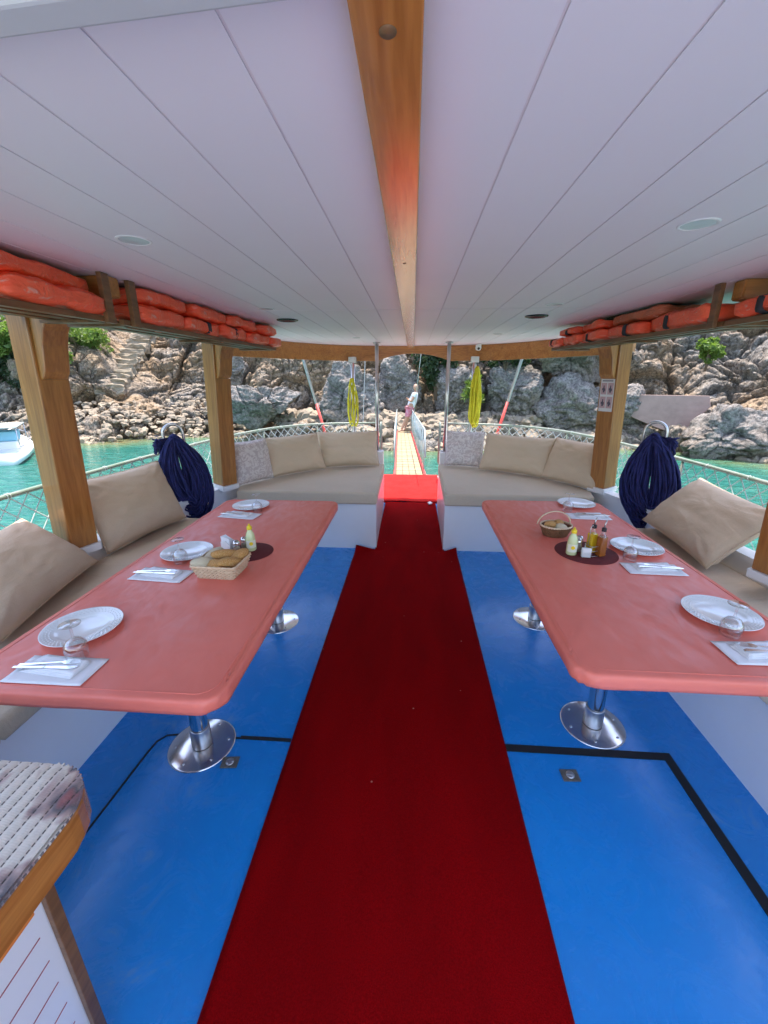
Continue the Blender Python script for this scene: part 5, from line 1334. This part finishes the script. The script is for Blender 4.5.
# rope coils on hooks
def rope_coil(x, y, s, label, seed, zc):
    t_ = thing('rope_hook', 'steel hoop hook on the %s bulwark carrying the blue rope' % ('left' if s < 0 else 'right'), 'hook', (x, y, 0), 0, 'rope hooks')
    b = BM(); hw = 0.075; zt_ = zc
    d = Vector((0.80, 0.60*(-s), 0)) if s > 0 else Vector((0.80, 0.60, 0))
    pts_ = [Vector((0, 0, 0.60))-d*hw]+[Vector((0, 0, zt_))+d*(-hw*math.cos(a))+Vector((0, 0, hw*math.sin(a))) for a in np.linspace(0, math.pi, 14)]+[Vector((0, 0, zt_-0.32))+d*hw]
    tube(b, pts_, 0.012, 10); obj('hoop', b, M['steel'], t_, True)
    rnd = random.Random(seed); b = BM()
    nrm = Vector((-d.y, d.x, 0))
    if nrm.y > 0: nrm = -nrm
    for k in range(120):
        half = rnd.uniform(0.02, 0.18); zb = 0.40+rnd.uniform(0, 0.22)*(1.0 if k > 6 else 0.2); ztp = zt_+rnd.uniform(-0.10, -0.01)
        dep = rnd.uniform(-0.075, 0.075); lean = rnd.uniform(-0.03, 0.05); pts2 = []
        for a in np.linspace(0, 2*math.pi, 34, endpoint=False):
            ca, sa = math.cos(a), math.sin(a)
            zz = (zb+ztp)/2+(ztp-zb)/2*ca
            f = (ztp-zz)/(ztp-zb)
            wv = (0.62+0.5*math.sin(math.pi*min(1, f*1.15)*0.62))*1.0
            q = Vector((0, 0, zz))+d*(half*sa*wv+lean*f+0.05*f)+nrm*(dep*(0.6+0.5*f)+0.006*math.sin(a*7+k))
            q += Vector((mnoise.noise(Vector((a*1.5, k*3.1, 0))), mnoise.noise(Vector((a*1.5, k*3.1, 5))), 0))*0.012
            pts2.append(q)
        tube(b, pts2, 0.0085, 6, closed=True)
    # frayed, bunched end at the top
    for k in range(90):
        a = rnd.uniform(0, 6.28); st0 = Vector((0, 0, zt_-0.05))-d*0.11*(1 if s < 0 else -1)
        e = Vector((math.cos(a)*0.035, math.sin(a)*0.035, rnd.uniform(-0.12, 0.02)))-d*rnd.uniform(0, 0.02)*(1 if s < 0 else -1)
        tube(b, [Vector((0, 0, zt_-0.03)), st0+e*0.4, st0+e], 0.006, 5)
    o = obj('rope_coil', b, M['navy']); o.location = (x, y, 0)
    tag(o, label, 'rope', 'blue rope coils')
rope_coil(-1.97, 3.28, -1, 'big coil of dark blue rope hanging on the left hook', 1, 1.165)
rope_coil(1.90, 3.36, 1, 'big coil of dark blue rope hanging on the right hook', 2, 1.20)

# ------------------------------------------------------------------ gangway and person
def gangway():
    P0 = Vector((-0.022, 6.92, 0.0)); P1 = Vector((-0.30, 15.7, -0.30)); L = (P1-P0).length
    t_ = thing('gangway', 'long narrow gangway with yellowish tread leading from the bow to the rocks', 'gangway')
    Yv = (P1-P0).normalized(); Xv = Yv.cross(Vector((0, 0, 1))).normalized(); Zv = Xv.cross(Yv)
    t_.matrix_world = Matrix((Xv, Yv, Zv)).transposed().to_4x4() @ Matrix.Identity(4)
    m4 = Matrix((Xv, Yv, Zv)).transposed().to_4x4(); m4.translation = P0; t_.matrix_world = m4
    b = BM(); n = int(L/0.215)
    for i in range(n):
        for j in range(4):
            x = -0.232+j*0.117; box(b, x, x+0.108, i*0.215+0.006, i*0.215+0.205, -0.012, 0.0+0.002*((i*7+j*3) % 3-1))
    obj('tread', b, M['tile'], t_)
    b = BM(); box(b, -0.235, 0.235, 0.0, L, -0.035, -0.014); obj('tread_backing', b, M['wood_dark'], t_)
    for s in (-1, 1):
        b = BM(); box(b, s*0.262-0.022, s*0.262+0.022, 0, L, -0.06, 0.02, 0.004); obj('stringer', b, M['red_paint'], t_)
        b = BM(); tube(b, [(s*0.27, 0.1, 0.30), (s*0.27, 0.5, 0.74), (s*0.27, L*0.5, 0.76), (s*0.27, L-0.3, 0.80), (s*0.27, L, 0.3)], 0.014, 8); obj('handrail', b, M['whitepaint'], t_, True)
        for k in range(12):
            b = BM(); y = 0.5+k*(L-0.9)/11; tube(b, [(s*0.27, y, 0.021), (s*0.27, y, 0.76)], 0.010, 6)
            obj('handrail_post', b, M['whitepaint'], t_)
        b = BM()
        for k in range(int(L/0.33)):
            y = 0.3+k*0.33
            if y+0.5 < L-0.3: tube(b, [(s*0.27, y, 0.03), (s*0.275, y+0.5, 0.74)], 0.003, 4); tube(b, [(s*0.27, y+0.5, 0.03), (s*0.275, y, 0.74)], 0.003, 4)
        obj('side_net', b, M['net'], t_)
    b = BM(); box(b, -0.35, 0.35, L-0.05, L+0.8, -0.5, -0.03, 0.03); o = obj('landing_stone', b, M['stonestep']); o.matrix_world = m4; tag(o, 'pale landing stone under the far end of the gangway', 'stone')
gangway()
# slippers / small white thing at gangway foot
b = BM(); prism(b, [(0, 0), (0.035, 0.01), (0.05, 0.05), (0.025, 0.10), (-0.01, 0.07)], 0.0, 0.015, 0.004); o = obj('white_cloth', b, M['paper']); o.location = (0.24, 5.15, 0.02)
tag(o, 'small crumpled white cloth on the carpet by the right bow bench', 'cloth')

def person():
    t_ = thing('person', 'bald man in white T-shirt and pink shorts leaning back at the end of the gangway', 'person', (-0.33, 15.15, -0.275), 0)
    J_ = {'pel': (0.24, 0, 0.86), 'sp': (0.33, 0.0, 1.06), 'ch': (0.42, 0.0, 1.28), 'nk': (0.46, 0.0, 1.41), 'hd': (0.45, -0.01, 1.50),
          'hl': (0.22, -0.10, 0.80), 'kl': (0.10, -0.13, 0.44), 'al': (-0.05, -0.14, 0.08), 'fl': (-0.17, -0.20, 0.035),
          'hr': (0.24, 0.10, 0.80), 'kr': (0.16, 0.10, 0.43), 'ar': (0.07, 0.06, 0.08), 'fr': (-0.05, 0.0, 0.035),
          'sl': (0.40, -0.20, 1.34), 'el': (0.30, -0.27, 1.09), 'wl': (0.20, -0.08, 1.13), 'nl': (0.19, 0.01, 1.15),
          'sr': (0.44, 0.20, 1.34), 'er': (0.36, 0.26, 1.06), 'wr': (0.18, 0.13, 1.12), 'nr': (0.15, 0.04, 1.18)}
    Rd = {'pel': .135, 'sp': .125, 'ch': .14, 'nk': .055, 'hd': .055, 'hl': .085, 'kl': .058, 'al': .038, 'fl': .034, 'hr': .085, 'kr': .058, 'ar': .038, 'fr': .034,
          'sl': .06, 'el': .042, 'wl': .028, 'nl': .033, 'sr': .06, 'er': .042, 'wr': .028, 'nr': .033}
    E = [('pel', 'sp'), ('sp', 'ch'), ('ch', 'nk'), ('nk', 'hd'), ('pel', 'hl'), ('hl', 'kl'), ('kl', 'al'), ('al', 'fl'), ('pel', 'hr'), ('hr', 'kr'), ('kr', 'ar'), ('ar', 'fr'),
         ('ch', 'sl'), ('sl', 'el'), ('el', 'wl'), ('wl', 'nl'), ('ch', 'sr'), ('sr', 'er'), ('er', 'wr'), ('wr', 'nr')]
    def skin(name, keys, edges, rad, mat, root):
        ks = list(keys); me = bpy.data.meshes.new(name); me.from_pydata([J_[k] if k in J_ else keys[k] for k in ks], [(ks.index(a), ks.index(c_)) for a, c_ in edges], [])
        o = obj(name, me, mat, t_)
        md = o.modifiers.new('skin', 'SKIN'); md.use_smooth_shade = True
        for i, k in enumerate(ks):
            sv = me.skin_vertices[0].data[i]; sv.radius = (rad[k], rad[k]); sv.use_root = (k == root)
        s2 = o.modifiers.new('sub', 'SUBSURF'); s2.levels = 2; s2.render_levels = 2
        return o
    skin('body', J_, E, Rd, M['skin'], 'pel')
    sh = {k: J_[k] for k in ('pel', 'sp', 'ch', 'sl', 'el', 'sr', 'er')}
    J_['e1'] = tuple(np.array(J_['sl'])*0.45+np.array(J_['el'])*0.55); J_['e2'] = tuple(np.array(J_['sr'])*0.45+np.array(J_['er'])*0.55)
    J_['tw'] = (0.245, 0, 0.84); J_['tc'] = (0.445, 0, 1.365)
    kk = {k: 1 for k in ('tw', 'sp', 'ch', 'tc', 'sl', 'e1', 'sr', 'e2')}
    skin('t_shirt', kk, [('tw', 'sp'), ('sp', 'ch'), ('ch', 'tc'), ('ch', 'sl'), ('sl', 'e1'), ('ch', 'sr'), ('sr', 'e2')], {'tw': .165, 'sp': .155, 'ch': .165, 'tc': .08, 'sl': .082, 'e1': .072, 'sr': .082, 'e2': .072}, M['tee'], 'ch')
    J_['k1'] = tuple(np.array(J_['hl'])*0.2+np.array(J_['kl'])*0.8); J_['k2'] = tuple(np.array(J_['hr'])*0.2+np.array(J_['kr'])*0.8)
    kk = {k: 1 for k in ('pel', 'hl', 'k1', 'hr', 'k2')}
    skin('shorts', kk, [('pel', 'hl'), ('hl', 'k1'), ('pel', 'hr'), ('hr', 'k2')], {'pel': .15, 'hl': .112, 'k1': .095, 'hr': .112, 'k2': .095}, M['shorts'], 'pel')
    V, F = ico(3); V = V*np.array([0.098, 0.078, 0.12]); V[:, 0] -= np.exp(-((V[:, 1]/.02)**2+((V[:, 2]+.01)/.03)**2))*0.02*(V[:, 0] < 0)
    me = bpy.data.meshes.new('head'); me.from_pydata(V.tolist(), [], F); o = obj('head', me, M['skin'], t_, True); o.location = (0.435, -0.015, 1.555); o.rotation_euler = (0, R(-4), R(45))
    b = BM()
    for sy in (-1, 1): bmesh.ops.create_uvsphere(b, u_segments=8, v_segments=6, radius=0.009, matrix=Matrix.Translation((-0.090, sy*0.03, 0.015)))
    box(b, -0.094, -0.088, -0.022, 0.022, -0.058, -0.052); obj('face_features', b, M['hair'], o)
    b = BM()
    for sy in (-1, 1): bmesh.ops.create_uvsphere(b, u_segments=8, v_segments=6, radius=0.02, matrix=Matrix.Translation((0.0, sy*0.077, 0.0)) @ Matrix.Diagonal((0.8, 0.35, 1.4, 1)))
    obj('ear', b, M['skin'], o)
    b = BM()
    for hand, sy in (('nl', 1), ('nr', 1)):
        h0 = Vector(J_[hand])
        for k in range(5):
            st0 = h0+Vector((0, -0.02+0.012*k, 0.02-0.010*k)); tube(b, [st0, st0+Vector((-0.035, 0.004, 0.012)), st0+Vector((-0.055, 0.02, 0.0))], [0.009, 0.008, 0.006], 6)
    obj('finger', b, M['skin'], t_)
person()

# ------------------------------------------------------------------ cabinet in the near left corner
t_ = thing('cabinet', 'white slatted cabinet with rounded varnished wooden top, near left corner', 'cabinet')
b = BM(); pl_ = [(-2.0, -0.8), (-0.685, -0.8), (-0.675, 0.50)]+[(-0.675-0.12+0.12*math.cos(a), 0.535+0.12*math.sin(a)) for a in np.linspace(0, math.pi/2, 8)]+[(-2.0, 0.665)]
prism(b, pl_, 0.655, 0.738, 0.008, 3); bmesh.ops.recalc_face_normals(b, faces=b.faces); obj('top', b, M['wood_y'], t_)
b = BM(); box(b, -2.0, -0.725, -0.8, 0.478, 0.0, 0.654); obj('side_panel', b, M['white'], t_)
b = BM(); box(b, -0.7249, -0.712, 0.4785, 0.502, 0.0, 0.654, 0.002); obj('corner_trim', b, M['wood_dark'], t_)
b = BM(); box(b, -2.0, -0.7251, 0.4782, 0.506, 0.0, 0.653, 0.002); obj('front_panel', b, M['white'], t_)
b = BM()
for k in range(8):
    z = 0.595-0.0755*k; box(b, -0.7245, -0.7235, -0.8, 0.455, z-0.0012, z+0.0012)
obj('panel_groove', b, M['redline'], t_)
b = BM(); box(b, -0.7249, -0.708, -0.8, 0.452, 0.602, 0.636, 0.002); obj('orange_strip', b, M['orangef'], t_)
t_.location = (-0.008, 0.014, 0)
# rug cover
rg = thing('rug_cushion', 'ribbed woven rug cover with grey and red motifs on the near left cabinet', 'rug', (-0.008, 0.014, 0))
b = BM(); n_ = 74
def rug_edge(x):
    return 0.655 if x < -0.80 else 0.535+math.sqrt(max(0, 0.12**2-(x+0.80)**2))*1.0
V = []; F = []; xs_ = np.linspace(-1.6, -0.6805, 600); ysn = 60
for x in xs_:
    ye = rug_edge(min(x, -0.6803))
    for j in range(ysn+1):
        y = -0.7+(ye+0.7)*j/ysn
        rib = abs(math.sin((x)*math.pi/0.027)); z = 0.744+0.0065*rib**0.7
        if j == ysn: z -= 0.006
        V.append((x, y, z))
for i in range(len(xs_)-1):
    for j in range(ysn): a = i*(ysn+1)+j; F.append((a, a+ysn+1, a+ysn+2, a+1))
me = bpy.data.meshes.new('ribbed_cover'); me.from_pydata(V, [], F); obj('ribbed_cover', me, M['rug'], rg, True)
b = BM(); prism(b, [(x*0.9995 if x > -1 else x, y-0.001) for x, y in pl_], 0.739, 0.7435); bmesh.ops.recalc_face_normals(b, faces=b.faces); obj('backing', b, M['rug'], rg)
b = BM()
edge = [(-0.6785, y) for y in np.arange(-0.4, 0.53, 0.0125)]+[(-0.8+0.1215*math.cos(a), 0.535+0.1215*math.sin(a)) for a in np.linspace(0, math.pi/2, 16)]
for x, y in edge: bmesh.ops.create_uvsphere(b, u_segments=8, v_segments=6, radius=0.003, matrix=Matrix.Translation((x, y, 0.742)))
obj('edge_stitching', b, M['rug'], rg, True)

# ------------------------------------------------------------------ neighbouring boat on the left
t_ = thing('motorboat', 'small white motorboat with a blue windscreen moored at the left edge', 'boat', (-13.4, 12.7, WZ), R(38)); t_.scale = (0.6, 0.6, 0.6)
secs = [(-3.2, 0.95, 0.0), (-1.5, 1.1, 0.02), (0.5, 1.1, 0.05), (2.0, 0.8, 0.15), (3.0, 0.35, 0.28), (3.5, 0.03, 0.38)]
b = BM(); rows = []
for y, hw, sh_ in secs:
    rows.append([b.verts.new(p) for p in ((-hw*1.0, y, 0.55+sh_), (-hw*0.92, y, 0.15), (-hw*0.3, y-0.1, -0.3), (hw*0.3, y-0.1, -0.3), (hw*0.92, y, 0.15), (hw, y, 0.55+sh_), (hw*0.8, y, 0.5+sh_), (-hw*0.8, y, 0.5+sh_))])
for A, B in zip(rows, rows[1:]):
    for j in range(8): b.faces.new((A[j], A[(j+1) % 8], B[(j+1) % 8], B[j]))
b.faces.new(rows[0]); b.faces.new(rows[-1][::-1]); bmesh.ops.recalc_face_normals(b, faces=b.faces); obj('hull', b, M['white'], t_, True)
b = BM(); box(b, -0.6, 0.6, -1.2, 0.4, 0.5, 0.95, 0.08); obj('cabin', b, M['white'], t_)
b = BM(); box(b, -0.62, 0.62, -1.0, 0.42, 0.955, 1.45, 0.05); obj('windscreen', b, M['navypaint'], t_)
b = BM(); box(b, -0.9, 0.9, -2.6, 0.6, 1.75, 1.80, 0.02); obj('canopy', b, M['whitepaint'], t_)
for x in (-0.85, 0.85):
    for y in (-2.5, 0.5): b = BM(); tube(b, [(x, y, 0.5), (x, y, 1.76)], 0.025, 8); obj('canopy_pole', b, M['steel'], t_, True)
b = BM(); tube(b, [(-0.95, -2.5, 0.9), (-1.05, 0, 0.95), (-0.8, 1.9, 1.1), (0, 3.4, 1.25), (0.8, 1.9, 1.1), (1.05, 0, 0.95), (0.95, -2.5, 0.9)], 0.02, 8)
for x, y in ((-1.05, 0), (-0.8, 1.9), (0, 3.35), (0.8, 1.9), (1.05, 0)): tube(b, [(x, y, 0.5), (x, y, 1.0)], 0.014, 6)
obj('bow_rail', b, M['steel'], t_, True)
bpy.context.view_layer.update()
